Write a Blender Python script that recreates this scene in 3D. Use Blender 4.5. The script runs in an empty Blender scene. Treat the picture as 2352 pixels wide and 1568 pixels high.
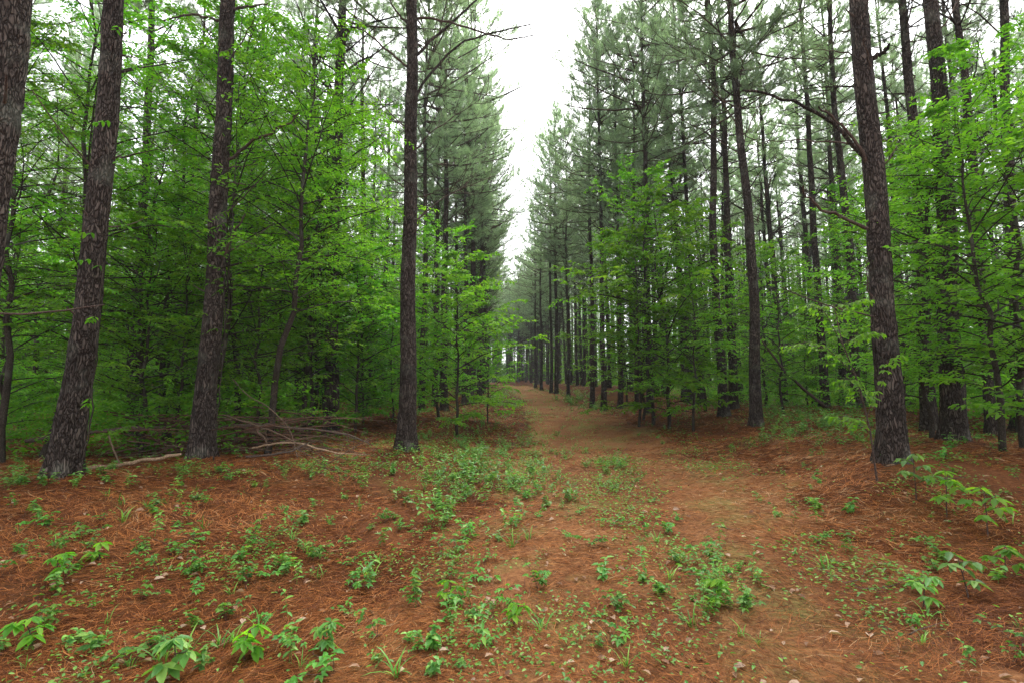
import bpy, math, random
import numpy as np
from mathutils import Vector, Matrix, Quaternion

# ------------------------------------------------------------------ camera, sky, sun, exposure
scene = bpy.context.scene
C = scene.collection
F = 1176.0                    # focal length in reference pixels (picture 2352 wide)
PITCH = math.radians(6.5)
CAMZ = 1.42
cam_d = bpy.data.cameras.new('camera'); cam = bpy.data.objects.new('camera', cam_d); C.objects.link(cam)
cam_d.sensor_width = 36; cam_d.lens = 18; cam_d.clip_start = 0.05; cam_d.clip_end = 2000
cam.location = (0, 0, CAMZ); cam.rotation_euler = (math.radians(90) + PITCH, 0, 0)
scene.camera = cam

SUN_EL, SUN_ROT = math.radians(62), math.radians(20)
world = bpy.data.worlds.new('World'); scene.world = world; world.use_nodes = True
nt = world.node_tree; nt.nodes.clear()
wo = nt.nodes.new('ShaderNodeOutputWorld'); bg = nt.nodes.new('ShaderNodeBackground')
sky = nt.nodes.new('ShaderNodeTexSky'); sky.sky_type = 'NISHITA'; sky.sun_disc = False
sky.sun_elevation = SUN_EL; sky.sun_rotation = SUN_ROT; sky.air_density = 1.0; sky.dust_density = 3.0
hs = nt.nodes.new('ShaderNodeHueSaturation'); hs.inputs['Saturation'].default_value = 0.10
nt.links.new(sky.outputs[0], hs.inputs['Color']); nt.links.new(hs.outputs[0], bg.inputs[0])
nt.links.new(bg.outputs[0], wo.inputs[0]); bg.inputs[1].default_value = 0.15
sun_d = bpy.data.lights.new('sun', 'SUN'); sun_d.energy = 0.9; sun_d.angle = math.radians(30); sun_d.color = (1, 0.97, 0.92)
sun = bpy.data.objects.new('sun', sun_d); C.objects.link(sun)
sd = Vector((math.sin(SUN_ROT) * math.cos(SUN_EL), math.cos(SUN_ROT) * math.cos(SUN_EL), math.sin(SUN_EL)))
sun.rotation_euler = sd.to_track_quat('Z', 'Y').to_euler()
scene.view_settings.view_transform = 'Standard'; scene.view_settings.look = 'None'
scene.view_settings.exposure = 2.02; scene.view_settings.gamma = 1
scene.render.engine = 'CYCLES'
cy = scene.cycles
cy.max_bounces = 9; cy.diffuse_bounces = 7; cy.glossy_bounces = 2; cy.transmission_bounces = 7; cy.transparent_max_bounces = 4
cy.use_adaptive_sampling = True; cy.adaptive_threshold = 0.01
cy.sample_clamp_indirect = 6; cy.use_denoising = True; cy.denoiser = 'OPENIMAGEDENOISE'; cy.denoising_input_passes = 'RGB_ALBEDO_NORMAL'; cy.denoising_prefilter = 'NONE'

# ------------------------------------------------------------------ helpers
def rs(seed): return np.random.RandomState(seed)

def nrm(a): return a / np.maximum(np.linalg.norm(a, axis=-1, keepdims=True), 1e-9)

class MB:
    """collects vertices and faces; build() links them as one mesh object"""
    def __init__(s): s.v = []; s.q = []; s.t = []; s.qm = []; s.tm = []; s.c = []; s.n = 0
    def add(s, v, q=None, t=None, col=0.5, m=0):
        v = np.asarray(v, float).reshape(-1, 3)
        s.v.append(v); s.c.append(np.broadcast_to(np.asarray(col, float), (len(v),)).copy())
        if q is not None and len(q): s.q.append(np.asarray(q) + s.n); s.qm.append(np.full(len(q), m))
        if t is not None and len(t): s.t.append(np.asarray(t) + s.n); s.tm.append(np.full(len(t), m))
        s.n += len(v)
    def mesh(s, name, mats, smooth=False):
        me = bpy.data.meshes.new(name)
        v = np.concatenate(s.v)
        q = np.concatenate(s.q) if s.q else np.zeros((0, 4), int)
        t = np.concatenate(s.t) if s.t else np.zeros((0, 3), int)
        mi = np.concatenate([np.concatenate(s.qm) if s.qm else np.zeros(0, int), np.concatenate(s.tm) if s.tm else np.zeros(0, int)])
        me.vertices.add(len(v)); me.vertices.foreach_set('co', v.astype(np.float32).ravel())
        nl = len(q) * 4 + len(t) * 3
        me.loops.add(nl); me.loops.foreach_set('vertex_index', np.concatenate([q.ravel(), t.ravel()]).astype(np.int32))
        me.polygons.add(len(q) + len(t))
        st = np.concatenate([np.arange(len(q)) * 4, len(q) * 4 + np.arange(len(t)) * 3]).astype(np.int32)
        me.polygons.foreach_set('loop_start', st)
        me.polygons.foreach_set('material_index', mi.astype(np.int32))
        if smooth: me.polygons.foreach_set('use_smooth', np.ones(len(q) + len(t), bool))
        a = me.attributes.new('tint', 'FLOAT', 'POINT'); a.data.foreach_set('value', np.concatenate(s.c).astype(np.float32))
        for m in (mats if isinstance(mats, (list, tuple)) else [mats]): me.materials.append(m)
        me.update(calc_edges=True); me.validate()
        return me
    def build(s, name, mats, parent=None, smooth=False):
        return link(name, s.mesh(name, mats, smooth), parent)

def link(name, me, parent=None, loc=None):
    o = bpy.data.objects.new(name, me); C.objects.link(o)
    if parent is not None: o.parent = parent
    if loc is not None: o.location = loc
    return o

def tag(o, label=None, cat=None, group=None, kind=None):
    if label: o['label'] = label
    if cat: o['category'] = cat
    if group: o['group'] = group
    if kind: o['kind'] = kind
    return o

def thing(name, label, cat, loc, group=None, rotz=0.0):
    o = bpy.data.objects.new(name, None); C.objects.link(o); o.empty_display_size = 0.2
    o.location = loc; o.rotation_euler = (0, 0, rotz)
    return tag(o, label, cat, group)

def tubes(mb, P, R, k=5, col=0.5, m=0):
    """P (B,n,3) centre lines, R (B,n) radii"""
    P = np.asarray(P, float); R = np.asarray(R, float)
    if P.ndim == 2: P = P[None]; R = R[None]
    B, n, _ = P.shape
    T = nrm(np.gradient(P, axis=1)); mean = nrm(T.mean(1))
    ref = np.where(np.abs(mean[:, 2:3]) > 0.75, np.array([[1., 0, 0]]), np.array([[0, 0, 1.]]))[:, None, :]
    U = nrm(np.cross(T, np.broadcast_to(ref, T.shape))); V = np.cross(T, U)
    a = np.arange(k) * 2 * np.pi / k
    ring = U[:, :, None, :] * np.cos(a)[None, None, :, None] + V[:, :, None, :] * np.sin(a)[None, None, :, None]
    v = P[:, :, None, :] + ring * R[:, :, None, None]
    b = np.arange(B)[:, None, None] * n * k; i = np.arange(n - 1)[None, :, None] * k; j = np.arange(k)[None, None, :]
    j2 = (j + 1) % k
    q = np.stack([b + i + j, b + i + j2, b + i + k + j2, b + i + k + j], -1).reshape(-1, 4)
    c = col if np.ndim(col) == 0 else np.repeat(np.asarray(col), n * k)
    mb.add(v.reshape(-1, 3), q=q, col=c, m=m)

def leaves(mb, p, d, nn, L, W, col, m=0, fold=0.2, droop=0.15):
    p = np.asarray(p); d = nrm(d); s = nrm(np.cross(d, nn)); nn = np.cross(s, d)
    L = np.broadcast_to(L, (len(p),))[:, None]; W = np.broadcast_to(W, (len(p),))[:, None]
    b = p; tip = p + d * L - nn * L * droop
    f = nn * W * fold
    l1 = p + d * L * .30 + s * W * .5 + f - nn * L * droop * .1; r1 = p + d * L * .30 - s * W * .5 + f - nn * L * droop * .1
    l2 = p + d * L * .68 + s * W * .38 + f - nn * L * droop * .5; r2 = p + d * L * .68 - s * W * .38 + f - nn * L * droop * .5
    v = np.stack([b, l1, l2, tip, r2, r1], 1).reshape(-1, 3)
    i = np.arange(len(p))[:, None] * 6
    q = np.concatenate([i + np.array([[0, 3, 2, 1]]), i + np.array([[0, 5, 4, 3]])])
    mb.add(v, q=q, col=np.repeat(np.broadcast_to(col, (len(p),)), 6), m=m)

def needles(mb, p, d, L, w, col, r, m=0):
    d = nrm(d); s = nrm(np.cross(d, r.normal(size=d.shape)))
    L = np.broadcast_to(L, (len(p),))[:, None]; w = np.broadcast_to(w, (len(p),))[:, None]
    v = np.stack([p - s * w / 2, p + s * w / 2, p + d * L], 1).reshape(-1, 3)
    mb.add(v, t=np.arange(len(p) * 3).reshape(-1, 3), col=np.repeat(np.broadcast_to(col, (len(p),)), 3), m=m)

_lat = rs(99).rand(256, 256)
def vnoise(x, y):
    x = np.asarray(x, float); y = np.asarray(y, float)
    xi = np.floor(x).astype(int); yi = np.floor(y).astype(int); fx = x - xi; fy = y - yi
    fx = fx * fx * (3 - 2 * fx); fy = fy * fy * (3 - 2 * fy)
    g = lambda a, b: _lat[a % 256, b % 256]
    return (g(xi, yi) * (1 - fx) + g(xi + 1, yi) * fx) * (1 - fy) + (g(xi, yi + 1) * (1 - fx) + g(xi + 1, yi + 1) * fx) * fy
def fbm(x, y, o=3):
    s = 0; a = 1; t = 0
    for k in range(o): s = s + a * vnoise(x * 2 ** k + 17 * k, y * 2 ** k + 31 * k); t += a; a *= .5
    return s / t
def sstep(a, b, x): t = np.clip((x - a) / (b - a), 0, 1); return t * t * (3 - 2 * t)

def ray(px, py):
    xc = (px - 1176) / F; yc = (784 - py) / F
    Y = math.cos(PITCH) - yc * math.sin(PITCH); Z = math.sin(PITCH) + yc * math.cos(PITCH)
    return xc / Y, Z / Y
def at(px, py, d):
    a, b = ray(px, py); return np.array([a * d, d, CAMZ + b * d])

# ------------------------------------------------------------------ terrain
PX = np.array([-20, 0, 2.4, 5, 7.7, 12, 18, 28, 45, 60, 78, 90, 100, 120, 160.])
PC = np.array([0.3, 0.4, 0.8, 1.25, 1.75, 2.1, 2.3, 2.2, 1.5, .6, -1, -3.2, -7, -18, -40.])
def cx(y): return np.interp(y, PX, PC)

def base_z(x, y):
    x = np.asarray(x, float); y = np.asarray(y, float)
    rise = 0.062 * 5 * np.log1p(np.exp(np.clip((np.minimum(y, 96) - 22) / 5, -30, 30))) - .02 * np.maximum(y - 96, 0)
    lat = np.abs(x - cx(y))
    return rise + .16 * sstep(1, 9, y) + .38 * sstep(1.5, 5.5, lat) * sstep(1.0, 7, y)

# hand-placed pines: base px, base py, depth, px at picture top, base diameter px
HERO = [
 # name key, bx, by, depth, topx, dia_px
 ('L0', -115, 1240, 4.3, 18, 106),
 ('L1', 148, 1092, 6.1, 262, 71),
 ('L2', 458, 1074, 7.7, 526, 58),
 ('L3', 934, 1036, 9.3, 945, 50),
 ('R1', 2052, 1062, 6.6, 1978, 67),
 ('R2', 1737, 988, 13.0, 1686, 33),
 ('R3', 1664, 961, 15.5, 1622, 27),
 ('R4', 1686, 955, 17.5, 1652, 26),
 ('R5', 2192, 1021, 8.6, 2140, 56),
 ('R6', 2134, 990, 11.2, 2078, 38),
 ('R7', 2283, 1018, 10.4, 2196, 27),
 ('R8', 1895, 931, 17.0, 1838, 24),
 ('R9', 1969, 934, 16.0, 1906, 27),
 ('R10', 1938, 942, 19.0, 1888, 20),
 ('R11', 2345, 1010, 11.5, 2306, 36),
 ('L5', 1019, 945, 20.5, 1027, 22),
 ('L6', 968, 945, 19.0, 984, 17),
 ('L7', 1066, 925, 25.0, 1076, 15),
 ('L8', 300, 1003, 12.5, 352, 30),
 ('L9', 826, 948, 18.5, 838, 20),
 ('R12', 1387, 931, 23.0, 1372, 17),
 ('R13', 1426, 933, 23.5, 1408, 16),
 ('R14', 1493, 945, 19.5, 1474, 21),
 ('R15', 1462, 945, 22.0, 1452, 13),
 ('R16', 1361, 925, 26.0, 1350, 15),
 ('R17', 1305, 908, 34.0, 1296, 10),
 ('R18', 1278, 902, 36.0, 1272, 12),
 ('R19', 1266, 900, 37.5, 1262, 10),
 ('R20', 1243, 890, 47.0, 1240, 9),
 ('R21', 1230, 886, 54.0, 1227, 8),
 ('L10', 1088, 903, 36.0, 1094, 10),
 ('L11', 1108, 893, 45.0, 1113, 8),
]
_A = np.array([at(h[1], h[2], h[3]) for h in HERO] + [at(1300, 960, 27.), at(1180, 905, 50.), at(1160, 884, 80.), at(1450, 1100, 8.0), at(1600, 1300, 4.2), at(300, 1300, 4.2)])
_AR = _A[:, 2] - base_z(_A[:, 0], _A[:, 1])
def zf(x, y, fine=True):
    x = np.asarray(x, float); y = np.asarray(y, float)
    z = base_z(x, y)
    w = 0; s = 0
    for (ax, ay, az), r_ in zip(_A, _AR):
        sg = .9 + .09 * ay
        g = np.exp(-((x - ax) ** 2 + (y - ay) ** 2) / (2 * sg * sg)); w = w + g; s = s + g * r_
    z = z + s / np.maximum(w, 1.0)
    z = z + .10 * (fbm(x * .35 + 50, y * .35 + 50) - .5) * sstep(3, 14, y)
    if fine:
        for ax, ay, az in _A[:15]: z = z + .09 * np.exp(-((x - ax) ** 2 + (y - ay) ** 2) / .26)
        lat = np.abs(x - cx(y)); k = .35 + .65 * sstep(.8, 2.2, lat)
        z = z + k * (.045 * (fbm(x * 2.2 + 9, y * 2.2 + 5) - .5) + .02 * (fbm(x * 9, y * 9, 2) - .5))
    return z
def ground_hit(px, py):
    a, b = ray(px, py)
    d = np.concatenate([np.arange(1.2, 30, .05), np.arange(30, 130, .4)])
    g = zf(a * d, d); h = CAMZ + b * d
    i = np.argmax(h < g)
    if h[i] >= g[i]: return None
    return np.array([a * d[i], d[i], g[i]])

# ------------------------------------------------------------------ materials
def mat(name):
    m = bpy.data.materials.new(name); m.use_nodes = True; n = m.node_tree; n.nodes.clear()
    return m, n
def nd(n, t, **kw):
    x = n.nodes.new(t)
    for k, v in kw.items():
        if k in x.bl_rna.properties: setattr(x, k, v)
        else: x.inputs[k.replace('_', ' ')].default_value = v
    return x
def ramp(n, stops):
    r = n.nodes.new('ShaderNodeValToRGB'); e = r.color_ramp.elements
    while len(e) < len(stops): e.new(.5)
    for i, (p, c) in enumerate(stops): e[i].position = p; e[i].color = (*c, 1)
    return r

def leaf_mat(name, c0, c1, c2, trans=.45, rough=.45, sat_obj=.06, tboost=1.35):
    m, n = mat(name); L = n.links
    at_ = nd(n, 'ShaderNodeAttribute', attribute_name='tint')
    r = ramp(n, [(0, c0), (.5, c1), (1, c2)]); L.new(at_.outputs['Fac'], r.inputs[0])
    oi = nd(n, 'ShaderNodeObjectInfo')
    mr = nd(n, 'ShaderNodeMapRange'); mr.inputs[3].default_value = .5 - sat_obj * .5; mr.inputs[4].default_value = .5 + sat_obj * .5
    L.new(oi.outputs['Random'], mr.inputs[0])
    mv = nd(n, 'ShaderNodeMath', operation='MULTIPLY_ADD'); mv.inputs[1].default_value = .5; mv.inputs[2].default_value = .78
    L.new(oi.outputs['Random'], mv.inputs[0])
    h = nd(n, 'ShaderNodeHueSaturation'); L.new(r.outputs[0], h.inputs['Color']); L.new(mr.outputs[0], h.inputs['Hue']); L.new(mv.outputs[0], h.inputs['Value'])
    p = nd(n, 'ShaderNodeBsdfPrincipled'); L.new(h.outputs[0], p.inputs['Base Color']); p.inputs['Roughness'].default_value = rough
    p.inputs['Specular IOR Level'].default_value = .22
    t = nd(n, 'ShaderNodeBsdfTranslucent')
    g = nd(n, 'ShaderNodeMixRGB', blend_type='MULTIPLY'); g.inputs[0].default_value = 1; g.inputs[2].default_value = (tboost * 1.05, tboost * 1.15, tboost * .5, 1)
    L.new(h.outputs[0], g.inputs[1]); L.new(g.outputs[0], t.inputs[0])
    mx = nd(n, 'ShaderNodeMixShader'); mx.inputs[0].default_value = trans
    L.new(p.outputs[0], mx.inputs[1]); L.new(t.outputs[0], mx.inputs[2])
    o = nd(n, 'ShaderNodeOutputMaterial'); L.new(mx.outputs[0], o.inputs[0])
    return m

M = {}
M['leaf'] = leaf_mat('understory_leaf', (.042, .125, .014), (.085, .225, .017), (.17, .32, .02), .57, .5, .02)
M['leafy'] = leaf_mat('fresh_leaf', (.066, .185, .018), (.112, .26, .022), (.19, .34, .03), .57, .5, .02)
M['herb'] = leaf_mat('herb_leaf', (.06, .17, .035), (.10, .24, .045), (.19, .34, .06), .35, .4, .02)
M['herbd'] = leaf_mat('bramble_leaf', (.045, .145, .028), (.085, .22, .035), (.14, .30, .04), .35, .5, .03)
M['needle'] = leaf_mat('pine_needle', (.15, .215, .185), (.24, .33, .285), (.33, .43, .38), .55, .5, .01, 1.3)  # lightened needle colour: the crowns' haze and sky glint are painted into it
M['deadleaf'] = leaf_mat('dead_leaf', (.16, .08, .045), (.30, .18, .11), (.45, .33, .24), .2, .7, .02, 1)

def bark(name, c0, c1, c2, sc=1.0, bump=.7, lichen=.15):
    m, n = mat(name); L = n.links
    tc = nd(n, 'ShaderNodeTexCoord'); mp = nd(n, 'ShaderNodeMapping'); mp.inputs['Scale'].default_value = (sc, sc, sc * .30)
    L.new(tc.outputs['Object'], mp.inputs[0])
    nz = nd(n, 'ShaderNodeTexNoise', Scale=9.0, Detail=4.0); L.new(mp.outputs[0], nz.inputs['Vector'])
    wv = nd(n, 'ShaderNodeMixRGB', blend_type='ADD'); wv.inputs[0].default_value = .16; L.new(mp.outputs[0], wv.inputs[1]); L.new(nz.outputs['Color'], wv.inputs[2])
    vo = nd(n, 'ShaderNodeTexVoronoi', feature='DISTANCE_TO_EDGE', Scale=36.0); L.new(wv.outputs[0], vo.inputs['Vector'])
    vc = nd(n, 'ShaderNodeTexVoronoi', feature='F1', Scale=36.0); L.new(wv.outputs[0], vc.inputs['Vector'])
    fine = nd(n, 'ShaderNodeTexNoise', Scale=70.0, Detail=5.0); L.new(mp.outputs[0], fine.inputs['Vector'])
    cr = nd(n, 'ShaderNodeMapRange'); cr.inputs[1].default_value = 0; cr.inputs[2].default_value = .20; L.new(vo.outputs[0], cr.inputs[0])
    pl = ramp(n, [(0, c1), (.6, c2), (1, tuple(x * 1.35 for x in c2))]); sep = nd(n, 'ShaderNodeSeparateColor'); L.new(vc.outputs['Color'], sep.inputs[0])
    av = nd(n, 'ShaderNodeMath', operation='ADD'); fm = nd(n, 'ShaderNodeMath', operation='MULTIPLY_ADD'); fm.inputs[1].default_value = .9; fm.inputs[2].default_value = -.45
    L.new(fine.outputs[0], fm.inputs[0]); L.new(sep.outputs[0], av.inputs[0]); L.new(fm.outputs[0], av.inputs[1]); L.new(av.outputs[0], pl.inputs[0])
    mx = nd(n, 'ShaderNodeMixRGB'); mx.inputs[1].default_value = (*c0, 1); L.new(cr.outputs[0], mx.inputs[0]); L.new(pl.outputs[0], mx.inputs[2])
    ln = nd(n, 'ShaderNodeTexNoise', Scale=2.4, Detail=6.0); L.new(tc.outputs['Object'], ln.inputs['Vector'])
    lr = nd(n, 'ShaderNodeMapRange'); lr.inputs[1].default_value = .55; lr.inputs[2].default_value = .72; lr.inputs[4].default_value = lichen; L.new(ln.outputs[0], lr.inputs[0])
    m2 = nd(n, 'ShaderNodeMixRGB'); m2.inputs[2].default_value = (.24, .26, .21, 1); L.new(lr.outputs[0], m2.inputs[0]); L.new(mx.outputs[0], m2.inputs[1])
    bn = nd(n, 'ShaderNodeTexNoise', Scale=1.1, Detail=3.0); L.new(tc.outputs['Object'], bn.inputs['Vector'])
    br = nd(n, 'ShaderNodeMapRange'); br.inputs[1].default_value = .3; br.inputs[2].default_value = .7; br.inputs[3].default_value = .68; br.inputs[4].default_value = 1.4; L.new(bn.outputs[0], br.inputs[0])
    m3 = nd(n, 'ShaderNodeVectorMath', operation='SCALE'); L.new(m2.outputs[0], m3.inputs[0]); L.new(br.outputs[0], m3.inputs['Scale'])
    hgt = nd(n, 'ShaderNodeMath', operation='MULTIPLY_ADD'); hgt.inputs[1].default_value = .25; L.new(fine.outputs[0], hgt.inputs[0]); L.new(cr.outputs[0], hgt.inputs[2])
    bp = nd(n, 'ShaderNodeBump', Strength=bump, Distance=.022); L.new(hgt.outputs[0], bp.inputs['Height'])
    p = nd(n, 'ShaderNodeBsdfPrincipled', Roughness=.85); L.new(m3.outputs[0], p.inputs['Base Color']); L.new(bp.outputs[0], p.inputs['Normal'])
    p.inputs['Specular IOR Level'].default_value = .08
    o = nd(n, 'ShaderNodeOutputMaterial'); L.new(p.outputs[0], o.inputs[0])
    return m
M['bark'] = bark('pine_bark', (.015, .010, .008), (.046, .035, .029), (.084, .066, .056), 1.0, 1.0, .3)
M['barkd'] = bark('sapling_bark', (.014, .011, .008), (.030, .023, .017), (.06, .048, .037), 3, .3, .3)
M['barkt'] = bark('twig_bark', (.03, .02, .016), (.065, .045, .036), (.12, .085, .07), 4, .2, .1)
M['wood'] = bark('weathered_wood', (.035, .021, .014), (.085, .055, .036), (.16, .11, .075), 4, .3, .1)
M['pale'] = bark('barkless_wood', (.10, .06, .035), (.22, .14, .09), (.34, .24, .155), 4, .2, .05)
M['brush'] = bark('brown_dead_wood', (.03, .015, .01), (.075, .038, .024), (.14, .08, .052), 4, .3, .1)

def straw_mat():
    m, n = mat('pine_straw'); L = n.links
    a = nd(n, 'ShaderNodeAttribute', attribute_name='tint')
    r = ramp(n, [(0, (.03, .009, .005)), (.35, (.11, .034, .010)), (.68, (.27, .090, .024)), (.93, (.42, .17, .05)), (1, (.40, .25, .13))]); L.new(a.outputs['Fac'], r.inputs[0])
    p = nd(n, 'ShaderNodeBsdfPrincipled', Roughness=.6); L.new(r.outputs[0], p.inputs['Base Color']); p.inputs['Specular IOR Level'].default_value = .1
    o = nd(n, 'ShaderNodeOutputMaterial'); L.new(p.outputs[0], o.inputs[0]); return m
M['straw'] = straw_mat()

def ground_mat(name, stops, green=.0):
    m, n = mat(name); L = n.links
    tc = nd(n, 'ShaderNodeTexCoord')
    a = nd(n, 'ShaderNodeTexNoise', Scale=26.0, Detail=8.0, Roughness=.75); L.new(tc.outputs['Object'], a.inputs['Vector'])
    b = nd(n, 'ShaderNodeTexNoise', Scale=1.1, Detail=4.0); L.new(tc.outputs['Object'], b.inputs['Vector'])
    ad = nd(n, 'ShaderNodeMath', operation='MULTIPLY_ADD'); ad.inputs[1].default_value = .5; L.new(b.outputs[0], ad.inputs[0]); 
    sb = nd(n, 'ShaderNodeMath', operation='ADD'); sb.inputs[1].default_value = -.25; L.new(a.outputs[0], sb.inputs[0]); L.new(sb.outputs[0], ad.inputs[2])
    r = ramp(n, stops); L.new(ad.outputs[0], r.inputs[0])
    g = nd(n, 'ShaderNodeTexNoise', Scale=.9, Detail=7.0, Roughness=.7); L.new(tc.outputs['Object'], g.inputs['Vector'])
    gr = nd(n, 'ShaderNodeMapRange'); gr.inputs[1].default_value = .50; gr.inputs[2].default_value = .66; gr.inputs[4].default_value = green; L.new(g.outputs[0], gr.inputs[0])
    mx = nd(n, 'ShaderNodeMixRGB'); mx.inputs[2].default_value = (.12, .15, .045, 1); L.new(gr.outputs[0], mx.inputs[0]); L.new(r.outputs[0], mx.inputs[1])
    bp = nd(n, 'ShaderNodeBump', Strength=.8, Distance=.02); L.new(a.outputs[0], bp.inputs['Height'])
    p = nd(n, 'ShaderNodeBsdfPrincipled', Roughness=.9); L.new(mx.outputs[0], p.inputs['Base Color']); L.new(bp.outputs[0], p.inputs['Normal'])
    p.inputs['Specular IOR Level'].default_value = .04
    o = nd(n, 'ShaderNodeOutputMaterial'); L.new(p.outputs[0], o.inputs[0]); return m
M['ground'] = ground_mat('forest_floor', [(.25, (.022, .009, .005)), (.45, (.066, .024, .010)), (.62, (.13, .048, .018)), (.8, (.20, .085, .034))], .12)
M['path'] = ground_mat('worn_path', [(.25, (.050, .023, .011)), (.45, (.145, .062, .026)), (.62, (.22, .103, .044)), (.8, (.32, .19, .10))], .6)

# ------------------------------------------------------------------ ground and path
def polar_ground():
    R = np.concatenate([[.05], np.geomspace(.5, 30, 250), np.geomspace(30.6, 500, 60)])
    # fine in the view wedge, coarse behind the camera
    A = np.unique(np.concatenate([np.radians(np.arange(20, 160, .45)), np.radians(np.arange(160, 380, 3.))]))
    X = R[:, None] * np.cos(A)[None]; Y = R[:, None] * np.sin(A)[None]
    Z = zf(X, Y); nr, na = X.shape
    mb = MB(); i = np.arange(nr - 1)[:, None] * na; j = np.arange(na)[None]; j2 = (j + 1) % na
    q = np.stack([i + j, i + j2, i + na + j2, i + na + j], -1).reshape(-1, 4)[:, ::-1]
    mb.add(np.stack([X, Y, Z], -1), q=q)
    return mb
g = polar_ground().build('ground', M['ground'], smooth=True); tag(g, kind='structure')

def path_sheet():
    ys = np.concatenate([np.arange(-3, 12, .07), np.geomspace(12, 118, 260)]); mb = MB(); us = np.linspace(-1, 1, 41)
    hw_l = 1.6 + .5 * (fbm(ys * 1.3, ys * 0 + 3) - .5) * 2; hw_r = 1.6 + .5 * (fbm(ys * 1.3, ys * 0 + 77) - .5) * 2
    k = np.interp(ys, [0, 8, 20, 60], [1.25, 1.15, 1, .8])
    X = cx(ys)[:, None] + np.where(us < 0, us * hw_l[:, None], us * hw_r[:, None]) * k[:, None]
    Y = np.broadcast_to(ys[:, None], X.shape); Z = zf(X, Y) + .006 + np.where(Y > 12, .02, 0) - .05 * (np.abs(us) > .99)
    nr, na = X.shape; i = np.arange(nr - 1)[:, None] * na; j = np.arange(na - 1)[None]
    q = np.stack([i + j, i + j + 1, i + na + j + 1, i + na + j], -1).reshape(-1, 4)
    mb.add(np.stack([X, Y, Z], -1), q=q); return mb
tag(path_sheet().build('path', M['path'], smooth=True), kind='structure')

# ------------------------------------------------------------------ pine straw (uncountable)
def straw():
    r = rs(5); N = 520000
    d = np.exp(r.uniform(np.log(1.7), np.log(26), N)); x = d * r.uniform(-1.4, 1.4, N); y = d
    lat = np.abs(x - cx(y)); keep = (r.rand(N) < .68 + .32 * sstep(.5, 1.7, lat) - .20 * np.exp(-((lat - .75) / .32) ** 2)) & (fbm(x * .8, y * .8) > .22 + .1 * r.rand(N))
    x, y, d = x[keep], y[keep], d[keep]; N = len(x)
    Lc = r.uniform(.07, .15, N) * np.where(d > 9, 1.3, 1); W = np.maximum(.0016, .0007 * d) * r.uniform(.7, 1.3, N)
    a0 = fbm(x * 1.3 + 4, y * 1.3) * 9 + r.normal(0, .8, N); bend = r.normal(0, .5, N)
    el = np.abs(r.normal(0, .16, N)); mound = sstep(.62, .8, fbm(x * 1.7 + 30, y * 1.7)) 
    lift = r.rand(N) ** 2 * (.022 + .05 * mound)
    P = [np.stack([x, y, zf(x, y) + lift], 1)]; a = a0
    pts = []
    for s in range(3):
        pts.append(P[-1] if s == 0 else pts[-1] + np.stack([np.cos(a) * Lc / 2, np.sin(a) * Lc / 2, np.zeros(N)], 1)); a = a + bend
    for s in (1, 2):
        pts[s][:, 2] = zf(pts[s][:, 0], pts[s][:, 1]) + lift + el * Lc * s / 2
    S = nrm(np.stack([-np.sin(a0), np.cos(a0), r.normal(0, .4, N)], 1)) * W[:, None] * .5
    v = np.stack([pts[0] - S, pts[0] + S, pts[1] - S, pts[1] + S, pts[2] - S * .3, pts[2] + S * .3], 1).reshape(-1, 3)
    i = np.arange(N)[:, None] * 6
    q = np.concatenate([i + np.array([[0, 1, 3, 2]]), i + np.array([[2, 3, 5, 4]])])
    mb = MB(); c = np.clip(.05 + .95 * r.beta(1.6, 1.6, N) + .34 * (fbm(x * .6 + 11, y * .6 + 3) - .5) * 2, 0, 1)
    c = np.where(r.rand(N) < .012, 1, c)
    mb.add(v, q=q, col=np.repeat(c, 6)); return mb
tag(straw().build('pine_straw', M['straw']), 'rust-brown fallen pine needles covering the forest floor', 'pine straw', kind='stuff')

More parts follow.
